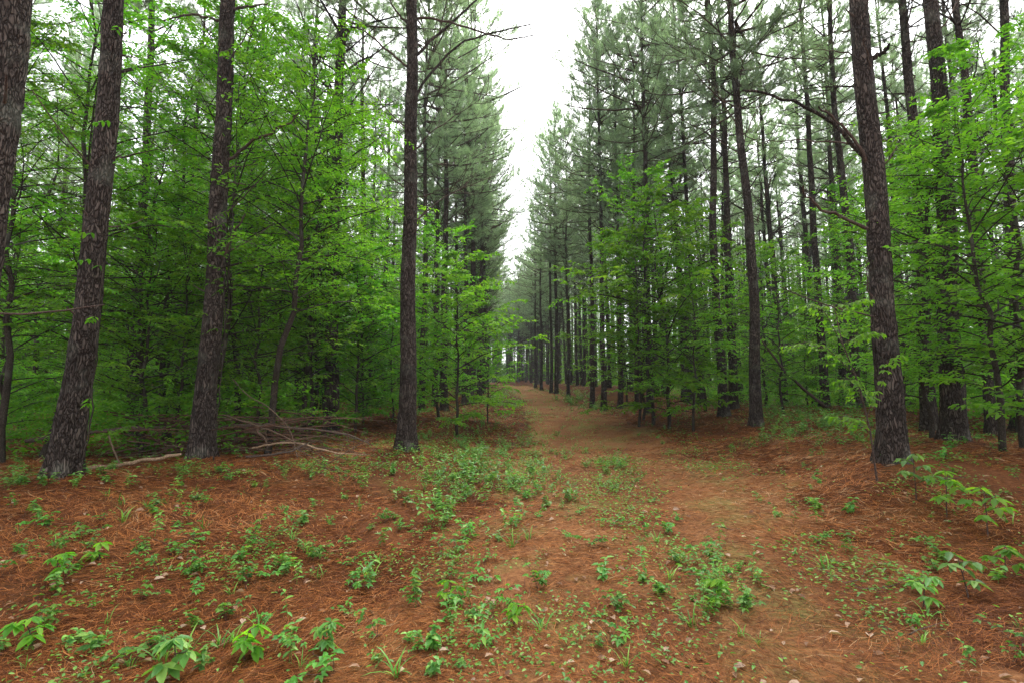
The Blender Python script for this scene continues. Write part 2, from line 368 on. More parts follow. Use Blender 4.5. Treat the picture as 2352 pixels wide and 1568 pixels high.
# ------------------------------------------------------------------ pines
def pine_trunk(mb, H, r0, seed, sides, dz, rough=0.0, zmax=None, bend=0.0):
    r = rs(seed); zmax = zmax or H
    z = np.arange(-.25, zmax - .01, dz); z = np.append(z, zmax)
    ph = r.uniform(0, 6.28, 4); am = r.uniform(.02, .05, 2)
    sx = am[0] * np.sin(z * .55 + ph[0]) * np.minimum(z, 3) / 3 + .012 * np.sin(z * 2.1 + ph[2]); sy = am[1] * np.sin(z * .5 + ph[1]) * np.minimum(z, 3) / 3
    sx = sx + bend * np.sin(np.clip(z / 7.5, 0, 2) * np.pi)
    rad = r0 * np.clip(1 - z / (H + .3), .02, 1.1) ** .72 * (1 + .20 * np.exp(-np.maximum(z, 0) / .9) + .26 * np.exp(-np.maximum(z, 0) / .22))
    zk = np.cumsum(r.uniform(.5, 1.0, 60)); 
    for k in zk: rad = rad * (1 + .045 * np.exp(-((z - k) / .05) ** 2))
    th = np.arange(sides) * 2 * np.pi / sides
    ct, st = np.cos(th), np.sin(th)
    rr = rad[:, None] * np.ones(sides)
    if rough:
        Z = z[:, None] + 0 * th; u = ct[None] * 3 + 40 + seed; w = st[None] * 3
        n1 = vnoise(u * 3.2 + Z * .6, w * 3.2 + Z * 3.5); n2 = vnoise(u * 7 + 5, w * 7 + Z * 9)
        rr = rr + rough * (np.abs(n1 - .5) * 2 + .6 * n2 - .6)
        lobes = 1 + .17 * np.exp(-np.maximum(Z, 0) / .22) * np.sin(th * 5 + ph[3])
        rr = rr * lobes
    v = np.stack([rr * ct + sx[:, None], rr * st + sy[:, None], np.broadcast_to(z[:, None], rr.shape)], -1)
    i = np.arange(len(z) - 1)[:, None] * sides; j = np.arange(sides)[None]; j2 = (j + 1) % sides
    q = np.stack([i + j, i + j2, i + sides + j2, i + sides + j], -1).reshape(-1, 4)
    mb.add(v, q=q)
    return lambda zz: np.stack([np.interp(zz, z, sx), np.interp(zz, z, sy), zz], -1), lambda zz: np.interp(zz, z, rad)

def branch_lines(r, base, az, el, L, n=7, curl=.35, wig=.05):
    """batched curved branches: returns (B,n,3)"""
    B = len(az); s = np.linspace(0, 1, n)[None]
    e = el[:, None] + curl * (s - .3); a = az[:, None] + np.cumsum(r.normal(0, wig, (B, n)), 1)
    e = e + np.cumsum(r.normal(0, wig, (B, n)), 1)
    st = (L / (n - 1))[:, None]
    dx = np.cos(a) * np.cos(e) * st; dy = np.sin(a) * np.cos(e) * st; dz = np.sin(e) * st
    D = np.stack([dx, dy, dz], -1); D[:, 0] = 0
    return base[:, None, :] + np.cumsum(D, 1)

def sample_line(P, s):
    """P (B,n,3), s (B,K) in 0..1 -> points, tangents (B,K,3)"""
    n = P.shape[1]; f = s * (n - 1); i = np.clip(f.astype(int), 0, n - 2); f = f - i
    b = np.arange(len(P))[:, None]; a0 = P[b, i]; a1 = P[b, i + 1]
    return a0 + (a1 - a0) * f[..., None], nrm(a1 - a0)

def dead_branches(mb, ax, rf, seed, z0, z1, nb, Lr=(.5, 2.2), m=0, width=1.0):
    r = rs(seed + 500); z = z0 + (z1 - z0) * r.rand(nb) ** .75; z = np.round(z / .55) * .55 + r.normal(0, .04, nb)
    az = r.uniform(0, 6.28, nb); L = r.uniform(Lr[0], Lr[1], nb) * (.5 + .5 * sstep(z0, z1, z)) * np.where(r.rand(nb) < .3, .35, 1)
    P = branch_lines(r, ax(z), az, r.uniform(.1, .85, nb), L, 8, r.uniform(-.1, .35), .09)
    R = (.008 + .008 * L)[:, None] * np.linspace(1, .22, 8)[None] * width
    tubes(mb, P, R, 5, m=m)
    K = 6; s = r.uniform(.3, .95, (nb, K)); p, t = sample_line(P, s)
    Lt = (L[:, None] * r.uniform(.12, .35, (nb, K))).ravel(); p = p.reshape(-1, 3); t = t.reshape(-1, 3)
    sd = nrm(t + .9 * nrm(r.normal(size=t.shape))); aa = np.arctan2(sd[:, 1], sd[:, 0]); ee = np.arcsin(np.clip(sd[:, 2], -1, 1)) + .15
    Q = branch_lines(r, p, aa, ee, Lt, 5, .3, .12)
    tubes(mb, Q, (.0055 * width * np.linspace(1, .4, 5))[None] * np.ones((len(Q), 1)), 3, m=m)

def pine_crown(seed, H, zb, Lmax, dens=1.0, nw=.006, K=11, T=4, gap=.39):
    r = rs(seed + 900); mb = MB(); z = []; 
    zz = zb
    while zz < H - .35:
        k = r.randint(3, 6); z += [zz + r.normal(0, .05)] * k; zz += gap * r.uniform(.77, 1.23)
    z = np.array(z); B = len(z); t = (z - zb) / (H - zb)
    L = Lmax * (np.minimum(1, .5 + t * 2.0)) * (1 - t) ** .42 * r.uniform(.4, 1.3, B) * (.75 + .35 * np.sin(np.arange(B) * 2.4 + t * 7 + seed)) + .35
    az = np.arange(B) * 2.4 + r.normal(0, .5, B); el = .1 + .75 * t + r.normal(0, .14, B)
    P = branch_lines(r, np.stack([0 * z, 0 * z, z], 1), az, el, L, 8, .45, .07)
    tubes(mb, P, (.007 + .010 * L)[:, None] * np.linspace(1, .2, 8)[None], 4, m=1)
    s = np.sort(r.uniform(.28, 1, (B, K)), 1); p, tn = sample_line(P, s)
    side = np.where(r.rand(B, K) < .5, 1, -1)[..., None] * nrm(np.cross(tn, [0, 0, 1.]))
    dirs = nrm(tn * .8 + side * r.uniform(.3, 1.0, (B, K, 1)) + np.array([0, 0, .35]) + r.normal(0, .18, (B, K, 3)))
    Lt = (.18 + .30 * L[:, None] * (1 - .55 * s) * r.uniform(.5, 1.1, (B, K))).ravel()
    d2 = dirs.reshape(-1, 3); p2 = p.reshape(-1, 3)
    Q = branch_lines(r, p2, np.arctan2(d2[:, 1], d2[:, 0]), np.arcsin(np.clip(d2[:, 2], -1, 1)), Lt, 5, .35, .1)
    tubes(mb, Q, (.0045 * np.linspace(1, .5, 5))[None] * np.ones((len(Q), 1)), 3, m=1)
    # tufts
    s2 = np.concatenate([r.uniform(.3, .95, (len(Q), T - 1)), np.ones((len(Q), 1)) * .98], 1); tp, td = sample_line(Q, s2)
    tp = tp.reshape(-1, 3); td = td.reshape(-1, 3); br = sstep(0, 1, r.rand(len(tp)))
    nn = int(15 * dens); tp = np.repeat(tp, nn, 0); td = np.repeat(td, nn, 0); N = len(tp)
    dd = nrm(td * r.uniform(.3, 1.0, (N, 1)) + r.normal(0, .6, (N, 3)) + np.array([0, 0, .12]))
    tp = tp - td * r.uniform(0, .06, (N, 1))
    needles(mb, tp, dd, r.uniform(.11, .19, N), nw / dens ** .5, np.clip(np.repeat(br, nn) * .7 + r.rand(N) * .3, 0, 1), r)
    return mb

pine_types = {}
for key, H, zb, Lm, seed in [('edge', 20, 9.2, 3.3, 1), ('edge', 19.0, 8.4, 3.1, 2), ('edge', 21, 10, 3.3, 3), ('edge', 20, 9.0, 3.0, 8),
                             ('inner', 20, 10.0, 2.0, 4), ('inner', 19, 9.4, 2.2, 5), ('inner', 20.5, 10.8, 1.9, 6), ('inner', 18.5, 9.8, 2.1, 7)]:
    cm = pine_crown(seed, H, zb, Lm * (1.15 if key == 'edge' else 1.15), 1.3 if key == 'edge' else 1.0, .008, 13 if key == 'edge' else 11, 4, .40 if key == 'edge' else .48).mesh('crown', [M['needle'], M['barkt']])
    tb = MB(); ax, rf = pine_trunk(tb, H, .145, seed, 12, .25)
    dead_branches(tb, ax, rf, seed, 2.6, zb + 2.0, 70 if key == 'edge' else 50, (.6, 2.9), width=1.2)
    tm = tb.mesh('trunk', M['bark'], True)
    pine_types.setdefault(key, []).append((tm, cm, H, zb))
def far_crown(k): return pine_crown(40 + k, 19.5, 9.0, 2.4, .34, .020, 6, 2, .7)

# hand-drawn limbs (px, py) at the tree's own depth, with a depth drift
LIMBS = {
 'R1': [([(1994, 372), (1930, 300), (1890, 262), (1825, 233), (1760, 212), (1705, 206)], .034, -.6),
        ([(2006, 405), (1985, 350), (1945, 300), (1905, 268), (1880, 245)], .030, -.2),
        ([(1990, 345), (1952, 330), (1870, 322), (1800, 322), (1715, 322)], .022, .5),
        ([(1985, 525), (1932, 498), (1885, 484), (1858, 455), (1836, 432)], .028, -.5),
        ([(2035, 375), (2060, 340), (2088, 318)], .018, -.1),
        ([(2000, 165), (1992, 125), (1985, 85)], .026, -.4),
        ([(2018, 130), (2035, 112), (2044, 105)], .045, -.2),
        ([(1990, 140), (1950, 122), (1900, 118), (1860, 112)], .018, .4),
        ([(2003, 690), (1990, 640), (1988, 590)], .020, -.25)],
 'L2': [([(532, 362), (585, 322), (640, 296), (665, 285), (686, 258)], .030, -.5),
        ([(516, 240), (530, 150), (558, 92), (584, 44)], .026, -.4),
        ([(502, 45), (450, 33), (405, 38), (376, 49)], .028, .2),
        ([(508, 604), (528, 560), (545, 520), (562, 490)], .030, -.3),
        ([(538, 384), (565, 380), (594, 375)], .018, -.1),
        ([(555, 18), (590, 14), (615, 5)], .028, .1)],
 'L1': [([(262, 365), (300, 358), (345, 348), (405, 334)], .016, -.3),
        ([(275, 130), (300, 132), (322, 134)], .018, -.1), ([(278, 75), (300, 80), (316, 84)], .014, 0)],
 'L3': [([(962, 42), (1015, 44), (1060, 60), (1130, 82), (1170, 92), (1228, 82)], .028, -.6),
        ([(955, 128), (1005, 80), (1060, 35), (1095, 0), (1110, -20)], .036, .3),
        ([(952, 232), (985, 170), (1040, 110), (1082, 88), (1165, 68), (1218, 58)], .034, .6),
        ([(925, 148), (875, 102), (835, 68), (808, 60)], .028, -.3),
        ([(930, 52), (900, 12), (890, -10)], .028, -.3),
        ([(925, 290), (870, 232), (845, 175), (790, 120)], .016, .4),
        ([(955, 350), (980, 310), (1040, 270), (1120, 215), (1165, 190)], .017, .5),
        ([(952, 515), (1005, 460), (1060, 432), (1130, 408), (1205, 383)], .020, .5),
        ([(960, 455), (1010, 440), (1055, 428)], .014, -.4),
        ([(925, 290), (895, 270), (860, 262)], .012, 0),
        ([(955, 390), (1000, 376), (1050, 372)], .010, -.3),
        ([(935, 560), (955, 525), (965, 500), (985, 470)], .020, -.35),
        ([(925, 400), (890, 350), (850, 310), (800, 290)], .012, .5)],
 'R2': [([(1712, 150), (1680, 105), (1640, 60), (1590, 20), (1540, -10)], .030, -.6),
        ([(1728, 145), (1740, 80), (1750, 20), (1754, -20)], .022, .4),
        ([(1700, 180), (1640, 145), (1560, 125), (1480, 130)], .018, -.8),
        ([(1705, 300), (1680, 270), (1640, 205), (1600, 140), (1560, 60)], .020, -.6),
        ([(1716, 305), (1745, 240), (1775, 170), (1800, 90), (1806, 20)], .018, .7),
        ([(1700, 355), (1650, 320), (1590, 290), (1530, 255), (1490, 210)], .018, -.7),
        ([(1740, 510), (1760, 440), (1790, 360)], .012, .4),
        ([(1718, 80), (1690, 65), (1640, 48), (1570, 36)], .016, -.4)],
 'R5': [([(2150, 90), (2175, 50), (2200, 0), (2210, -30)], .026, .2), ([(2165, 208), (2200, 170), (2240, 140)], .018, -.3)],
 'R6': [([(2105, 180), (2070, 130), (2050, 100)], .024, -.3), ([(2115, 95), (2135, 50), (2150, 10)], .02, .3), ([(2095, 60), (2050, 20), (2020, -5)], .016, .3), ([(2112, 150), (2130, 90), (2160, 60)], .012, -.3)],
 'L5': [([(1022, 640), (1060, 615), (1110, 590), (1160, 560)], .018, .2), ([(1024, 520), (1075, 480), (1130, 455), (1180, 440)], .018, -.3), ([(1026, 400), (1080, 360), (1150, 320)], .02, .3)],
 'R3': [([(1640, 490), (1610, 430), (1570, 395), (1500, 385)], .018, -.5), ([(1652, 690), (1600, 590), (1560, 540), (1510, 500)], .016, -.4), ([(1645, 560), (1600, 520), (1540, 490)], .014, .3)],
}
LBL = {
 'L0': 'huge rough-barked pine trunk cut off by the left edge of the picture',
 'L1': 'thick leaning pine with a vine up its bark, second trunk from the left edge',
 'L2': 'dark pine with broken upswept limbs, behind the tip of the fallen pale log',
 'L3': 'tall straight pine with long bare limbs, standing alone beside the path on the left',
 'R1': 'thick pine with long dead limbs reaching over the path side, largest trunk on the right',
 'R2': 'slender grey pine at the clearing edge with flared foot and many thin bare limbs',
 'R3': 'front trunk of the pair of pines just left of the flared grey pine',
 'R4': 'rear trunk of the pair of pines just left of the flared grey pine',
 'R5': 'stout pine rising behind the bright leafy sapling at the right edge',
 'R6': 'darker pine between the largest right trunk and the stout pine behind leaves',
 'R7': 'thin leaning pine beyond the stout pine near the right edge',
 'R8': 'slim pine in the woods behind the bright dogwood sprays, leftmost of three',
 'R9': 'slim pine in the woods behind the bright dogwood sprays, rightmost of three',
 'R10': 'slim pine in the woods behind the bright dogwood sprays, middle of three',
 'R11': 'pine wrapped in small green leaves at the far right edge of the picture',
 'L5': 'pine behind the lone left path pine, thickest of the trunks just past it',
 'L6': 'narrow pine directly right of the lone pine beside the path, deeper in',
 'L7': 'thin pine above the maple sapling on the left of the path',
 'L8': 'mossy pine seen between the two thick leaning trunks on the left',
 'L9': 'slim pine half hidden in green leaves left of the lone path pine',
 'R12': 'straight pine at the right path bend with twin trunks beside it, nearer one',
 'R13': 'straight pine on the right path edge, just right of the bend trunks',
 'R14': 'dark pine standing in front of the layered green sapling on the right',
 'R15': 'thin pine between two darker pines on the right path edge',
 'R16': 'pine set just behind the trunks at the right path bend',
 'R17': 'far slender pine on the right path edge, nearest the bend trunks',
 'R18': 'far pine on the right path edge, thicker of the touching pair',
 'R19': 'far pine on the right path edge, thinner of the touching pair',
 'R20': 'very distant thin pine on the right where the path narrows',
 'R21': 'very distant thin pine on the right at the foot of the sky gap',
 'L10': 'distant thin pine behind the maple sapling left of the path',
 'L11': 'very distant thin pine left of where the path disappears',
}
hero_xy = []
rng = random.Random(3)
for k, (key, bx, by, d, tx, dia) in enumerate(HERO):
    b = at(bx, by, d); b[2] = float(zf(b[0], b[1]))
    tp = at(tx, 0, d); v = Vector(tp - b).normalized()
    r0 = dia / F * d / 2 / 1.34
    t = thing('pine_tree', LBL[key], 'pine tree', b, 'pines lining the path')
    q = Vector((0, 0, 1)).rotation_difference(v); t.rotation_mode = 'QUATERNION'; t.rotation_quaternion = q
    hero_xy.append((b[0], b[1]))
    big = d < 20
    edge = key in ('L3', 'L5', 'L6', 'L7', 'R2', 'R12', 'R13', 'R14', 'R16', 'R17', 'R18', 'R19', 'R20', 'R21', 'L10', 'L11', 'R3')
    pt = pine_types['edge' if edge else 'inner']; pt = pt[k % len(pt)]
    H = pt[2]
    mb = MB(); ax, rf = pine_trunk(mb, H, r0, k + 20, 40 if d < 10 else 20, .03 if d < 10 else .08, .013 if d < 10 else .006, bend={'L1': .06, 'L2': .07, 'R1': -.03, 'R2': .08, 'R3': -.08}.get(key, .02))
    dead_branches(mb, ax, rf, k + 33, 5.0 if d < 10 else 3.2, 11, 12 if d < 10 else 34, (.6, 2.4))
    mb.build('trunk', M['bark'], t, True)
    c = link('crown', pt[1], t); c.rotation_euler = (0, 0, k * 1.7)
    if d < 5: c.scale = (1, 1, 1.05)
    Mi = (Matrix.Translation(Vector(b)) @ q.to_matrix().to_4x4()).inverted()
    r = rs(k + 70)
    for pts, rad, drift in LIMBS.get(key, []):
        P = np.array([at(x, y, d + drift * i / (len(pts) - 1)) for i, (x, y) in enumerate(pts)])
        P = np.array([Mi @ Vector(p) for p in P])
        # root it in the trunk's axis, then resample smoothly
        P = np.vstack([ax(np.array([P[0, 2] - .06]))[0], P])
        s = np.linspace(0, 1, len(P)); ss = np.linspace(0, 1, 16)
        P = np.stack([np.interp(ss, s, P[:, i]) for i in range(3)], 1)
        for _ in range(2): P[1:-1] = (P[:-2] + 2 * P[1:-1] + P[2:]) / 4
        P[2:] += r.normal(0, .012, (14, 3))
        m2 = MB(); tubes(m2, P, rad * .8 * np.linspace(1.2, .45 if rad > .027 else .2, 16), 8)
        Lb = np.linalg.norm(P[-1] - P[0])
        nt_ = int(Lb * (5 if key in ('L3', 'R2', 'L5', 'R3') else 1.5)); 
        if nt_:
            p_, t_ = sample_line(P[None], r.uniform(.25, 1, (1, nt_))); p_ = p_[0]; t_ = t_[0]
            dd = nrm(t_ + .8 * nrm(r.normal(size=t_.shape)) + [0, 0, .15])
            Lt = r.uniform(.15, .35, nt_) * min(Lb, 2.4)
            Q = branch_lines(r, p_, np.arctan2(dd[:, 1], dd[:, 0]), np.arcsin(np.clip(dd[:, 2], -1, 1)), Lt, 7, .3, .1)
            tubes(m2, Q, (.007 * np.linspace(1, .4, 7))[None] * np.ones((nt_, 1)), 4)
        m2.build('dead_branch', M['bark'] if rad > .03 else M['barkt'], t, True)
    # small dead branches and stubs
    if d < 10:
        for q_ in range(9):
            m2 = MB(); z = r.uniform(1.8, 9, 1); z = np.round(z / .6) * .6
            az = r.uniform(0, 6.28, 1); Ls = np.array([rf(z[0]) + (r.uniform(.08, .3) if q_ < 6 else r.uniform(.5, 1.3))])
            P = branch_lines(r, ax(z), az, r.uniform(.1, .7, 1), Ls, 8, .2, .06)
            tubes(m2, P, (.016 if q_ < 6 else .011) * np.linspace(1.1, .5, 8)[None], 6)
            m2.build('dead_branch', M['barkt'], t, True)
        if key == 'R1' or key == 'L2' or key == 'L1': pass

# plantation behind
gr_rows = []
rr_ = random.Random(11)
cand = []
for gy in np.arange(9, 112, 3.3):
    for gx in np.arange(-75, 76, 3.1):
        x = gx + rr_.uniform(-.7, .7); y = gy + rr_.uniform(-.9, .9)
        if abs(x) > y * 1.08 + 1: continue
        hw = np.interp(y, [0, 12, 20, 40, 80, 90, 120], [6.5, 6.0, 4.4, 4.0, 3.2, 2.6, 2.2]) + (.7 if x > cx(y) and y > 15 else 0)
        if abs(x - cx(y)) < hw: continue
        if y > 100 and rr_.random() < .3: continue
        if min((x - a) ** 2 + (y - b) ** 2 for a, b in hero_xy) < 2.2 ** 2: continue
        if y < 14 and rr_.random() < .55: continue
        if rr_.random() < .12: continue
        if abs(x) < 10 and y < 18 and abs(x) < 4: continue
        depth_in = abs(x - cx(y)) - hw
        cand.append((x, y, depth_in))
# how much of it the picture can show: the distance matters, and how deep in the stand it is
for sd_ in (-1, 1):
    y = 21.
    while y < 97:
        hw = np.interp(y, [20, 40, 80, 97], [4.6, 4.2, 3.5, 3.0]) + (.7 if sd_ > 0 else -.45)
        x = cx(y) + sd_ * (hw + rr_.uniform(0, .9))
        if min([(x - a) ** 2 + (y - b) ** 2 for a, b in hero_xy] + [(x - a) ** 2 + (y - b) ** 2 for a, b, _ in cand]) > 1.3 ** 2: cand.append((x, y, .5))
        y += rr_.uniform(1.7, 3.2)
for y in np.arange(97, 150, 2.6):
    for x in np.arange(-24, 20, 2.6):
        if abs(x - cx(y)) < 2.4: continue
        cand.append((x + rr_.uniform(-.8, .8), y + rr_.uniform(-.8, .8), 1.5))
cand.sort(key=lambda c: (math.hypot(c[0], c[1]) * (1 + .02 * max(c[2], 0))) * (.55 if abs(c[0] + 1) < 8 and 60 < c[1] < 112 else 1))
things_p, rest_p = cand[:262], cand[262:]
def bucket(x, y, din):
    side = 'left' if x < cx(y) else 'right'
    if din < 3: return f'slim pine in the front rank along the {side} side of the path, far down it' if y > 35 else f'slim pine in the front rank on the {side}, before the path narrows'
    if y < 25: return f'pine trunk half hidden by green understory leaves close in on the {side}'
    if y < 45: return f'slender pine deeper in the {side} woods with only its pale crown clear'
    return f'distant pine at the back of the {side} woods among many alike'
for k, (x, y, din) in enumerate(things_p):
    lb = bucket(x, y, din)
    t = thing('pine_tree', lb, 'pine tree', (x, y, float(zf(x, y)) - .05), 'stand: ' + lb.split(',')[0], rr_.uniform(0, 6.28))
    pt = pine_types['edge' if din < 2.0 else 'inner']; pt = pt[k % len(pt)]
    s = rr_.uniform(.86, 1.1); t.scale = (s * rr_.uniform(.9, 1.1),) * 2 + (s,)
    t.rotation_euler = (rr_.gauss(0, .018), rr_.gauss(0, .018), rr_.uniform(0, 6.28))
    link('trunk', pt[0], t); link('crown', pt[1], t)
# the far rest as one mass
def far_mass(rest):
    mb = MB(); r = rs(77); src = [far_crown(k) for k in range(3)]
    data = [(np.concatenate(m_.v)[np.concatenate(m_.t)].reshape(-1, 3), np.concatenate(m_.c)[np.concatenate(m_.t)].ravel()) for m_ in src]
    for (x, y, _) in rest:
        o = np.array([x, y, float(zf(x, y, False))]); s = r.uniform(.85, 1.1)
        z = np.array([-.3, 2, 8, 14, 19.]); P = np.stack([z * r.normal(0, .015), z * 0, z], 1) * s + o
        tubes(mb, P, np.array([.19, .16, .12, .08, .02]), 6, m=1)
        v, c = data[r.randint(3)]; a = r.uniform(0, 6.28); ca, sa = math.cos(a), math.sin(a)
        v = v @ np.array([[ca, sa, 0], [-sa, ca, 0], [0, 0, 1.]]) * s + o
        mb.add(v, t=np.arange(len(v)).reshape(-1, 3), col=c)
    return mb
if rest_p:
    tag(far_mass(rest_p).build('distant_woods', [M['needle'], M['bark']]), 'far pine trunks massed behind the rest of the woods', 'woods', kind='stuff')

# ------------------------------------------------------------------ broadleaf understory
def sapling(seed, H, spread, ll, nb_f=5.0, lw=.5, z0=.12, r0=None, el0=.35, dens=1.0, bias=None, split=False):
    """returns trunk mesh builder, crown mesh builder"""
    r = rs(seed + 3000); tb = MB(); cb = MB(); n = 14; z = np.linspace(0, 1, n)
    wx = np.cumsum(r.normal(0, .028, n)) * H * .35; wy = np.cumsum(r.normal(0, .028, n)) * H * .35; wx -= wx[0]; wy -= wy[0]
    T = np.stack([wx, wy, z * H - .1 * (z == 0)], 1); r0 = r0 or .006 * H + .008
    tubes(tb, T, r0 * np.linspace(1.1, .15, n), 8)
    B = int(10 + nb_f * H); t = z0 + (1 - z0) * (np.arange(B) + r.rand(B)) / B; t = np.minimum(t, .99)
    prof = np.minimum(1, .45 + 1.6 * t) * (1 - t) ** .36 + .06
    L = spread * prof * r.uniform(.55, 1.15, B)
    az = np.arange(B) * 2.4 + r.normal(0, .45, B)
    if bias is not None: L = L * (.65 + .6 * (.5 + .5 * np.cos(az - bias)))
    p0, _ = sample_line(np.broadcast_to(T, (B, n, 3)), t[:, None])
    P = branch_lines(r, p0[:, 0], az, el0 * .75 + .3 * t + r.normal(0, .10, B), L, 8, -.4, .07)
    tubes(tb, P, (.003 + .006 * L)[:, None] * np.linspace(1, .25, 8)[None], 4)
    K = 11; s = np.sort(r.uniform(.15, 1, (B, K)), 1); s[:, -1] = .97
    p, tn = sample_line(P, s); alt = np.where(np.arange(K) % 2, 1, -1)[None, :, None]
    side = nrm(np.cross(tn, [0, 0, 1.]))
    dr = nrm(tn * .75 + side * alt * r.uniform(.3, 1., (B, K, 1)) + np.array([0, 0, .03]) + r.normal(0, [.12, .12, .05], (B, K, 3))).reshape(-1, 3)
    Lt = ((.16 + .32 * L[:, None]) * (1.1 - .5 * s) * r.uniform(.5, 1.2, (B, K))).ravel()
    Q = branch_lines(r, p.reshape(-1, 3), np.arctan2(dr[:, 1], dr[:, 0]), np.arcsin(np.clip(dr[:, 2], -1, 1)), Lt, 6, -.3, .09)
    tubes(cb, Q, (.0028 * np.linspace(1, .5, 6))[None] * np.ones((len(Q), 1)), 3, m=1)
    J = int(round(9 * dens)); s2 = np.tile(np.linspace(.18, 1, J), (len(Q), 1)) + r.normal(0, .02, (len(Q), J)); s2 = np.clip(s2, 0, 1)
    lp, lt = sample_line(Q, s2); al = np.where(np.arange(J) % 2, 1, -1)[None, :, None]; sd = nrm(np.cross(lt, [0, 0, 1.]))
    ld = nrm(lt * .6 + sd * al * .9 + np.array([0, 0, -.22]) + r.normal(0, .3, lp.shape)).reshape(-1, 3)
    nn = nrm(np.array([0, 0, 1.]) + r.normal(0, .38, ld.shape)); N = len(ld)
    tint = np.clip(np.repeat(r.beta(2, 2, len(Q)), J) * .6 + r.rand(N) * .45, 0, 1)
    lsz = ll * r.uniform(.6, 1.2, N)
    leaves(cb, lp.reshape(-1, 3), ld, nn, lsz, lsz * lw * r.uniform(.85, 1.15, N), tint, 0)
    return tb, cb

us = []   # (trunk mesh, crown mesh, crown mesh fresh, H)
for k, (H, sp, ll, nb, lw, z0) in enumerate([(2.2, 1.0, .075, 9, .5, .1), (3.2, 1.5, .08, 8, .52, .1), (4.2, 1.9, .085, 7.5, .5, .1), (5.4, 2.2, .085, 7, .5, .14),
                                     (6.8, 2.4, .085, 7, .5, .16), (8.4, 2.6, .085, 6.6, .48, .2), (3.6, 1.8, .095, 7, .6, .08), (7.5, 2.1, .08, 7.5, .46, .3)]):
    tb, cb = sapling(k, H, sp * 1.08, ll * .92, nb, lw, z0, dens=1.25)
    tm = tb.mesh('trunk', M['barkd'], True); c1 = cb.mesh('crown', [M['leaf'], M['barkd']]); c2 = c1.copy(); c2.materials[0] = M['leafy']
    us.append((tm, c1, c2, H))

def place_us(i, x, y, s, label, group, fresh=False, rz=None):
    tm, c1, c2, H = us[i]
    t = thing('broadleaf_sapling', label, 'sapling', (x, y, float(zf(x, y)) - .03), group, rr_.uniform(0, 6.28) if rz is None else rz)
    t.scale = (s, s, s * rr_.uniform(.92, 1.08))
    link('trunk', tm, t); link('crown', c2 if fresh else c1, t); return t

# hand-placed saplings: variant, px, depth, scale, fresh, label
HS = [
 (5, 105, 8.2, 1.0, False, 'dark forked sapling with large hanging leaves between the leftmost pines'),
 (7, 20, 7.5, .9, False, 'tall leafy sapling behind the huge trunk at the left edge'),
 (7, 548, 10.5, 1.15, False, 'tall thin dark-stemmed sapling just right of the dark upswept-limb pine'),
 (4, 640, 12.5, 1.0, False, 'full green sapling behind the heap of fallen branches'),
 (5, 400, 11.0, 1.05, False, 'tall spreading sapling filling the gap between the leaning pines'),
 (2, 420, 8.9, .9, True, 'bright yellow-green low sapling glimpsed between the two leaning pines'),
 (5, 760, 13.0, 1.05, True, 'tall pale-topped sapling over the brush left of the lone pine'),
 (6, 1052, 13.5, 1.3, True, 'maple sapling with broad bright leaves arching over the left path edge'),
 (3, 1010, 16.0, 1.15, True, 'green sapling behind the lone pine next to the arching maple'),
 (6, 1535, 15.0, 1.75, True, 'broad layered light green sapling on the right of the path'),
 (4, 1620, 18.0, 1.05, True, 'taller layered sapling behind the paired pines on the right'),
 (4, 1440, 27.0, 1.0, True, 'green sapling among the trunks at the right path bend'),
 (4, 1500, 16.0, 1.15, True, 'widest layered light green sapling hiding the trunks right of the path'),
 (2, 1465, 15.5, 1.25, True, 'light green sapling reaching toward the path from the right bank'),
 (6, 1120, 16.5, .9, True, 'small bright sapling leaning over the far left edge of the path'),
 (2, 1590, 14.0, 1.1, True, 'lower layered sapling at the foot of the paired pines on the right'),
 (3, 1475, 17.5, 1.1, True, 'light green sapling whose sprays cross the dark pine on the right'),
 (3, 2290, 7.0, .95, True, 'nearest bright sapling leaning in from the right edge with layered sprays'),
 (1, 2400, 6.6, 1.2, True, 'bushy low sapling cut off by the right edge of the picture'),
 (3, 2080, 11.0, 1.0, True, 'light green sapling just behind and right of the largest right trunk'),
 (4, 700, 11.5, 1.1, True, 'tall bright sapling midway between the dark pine and the lone path pine'),
 (6, 820, 12.5, 1.2, False, 'broad green sapling hanging over the right end of the brush heap'),
 (2, 330, 8.6, 1.0, True, 'yellow-green sapling just right of the thick vine-clad pine'),
 (4, 2340, 8.0, .95, True, 'big bright leafy sapling filling the right edge of the picture'),
 (3, 2210, 8.6, 1.0, True, 'bright sapling overlapping the stout pine on the right'),
 (3, 2130, 9.2, .95, False, 'sapling with dark leaves right behind the largest right trunk'),
 (2, 1800, 15.5, 1.1, False, 'bushy sapling between the flared grey pine and the largest trunk'),
 (1, 900, 15.0, 1.1, False, 'low dark green sapling left of the foot of the lone pine'),
]
for v_, px, d, s, fr, lb in HS:
    a_, _ = ray(px, 930); place_us(v_, a_ * d, d, s, lb, 'saplings named one by one', fr)

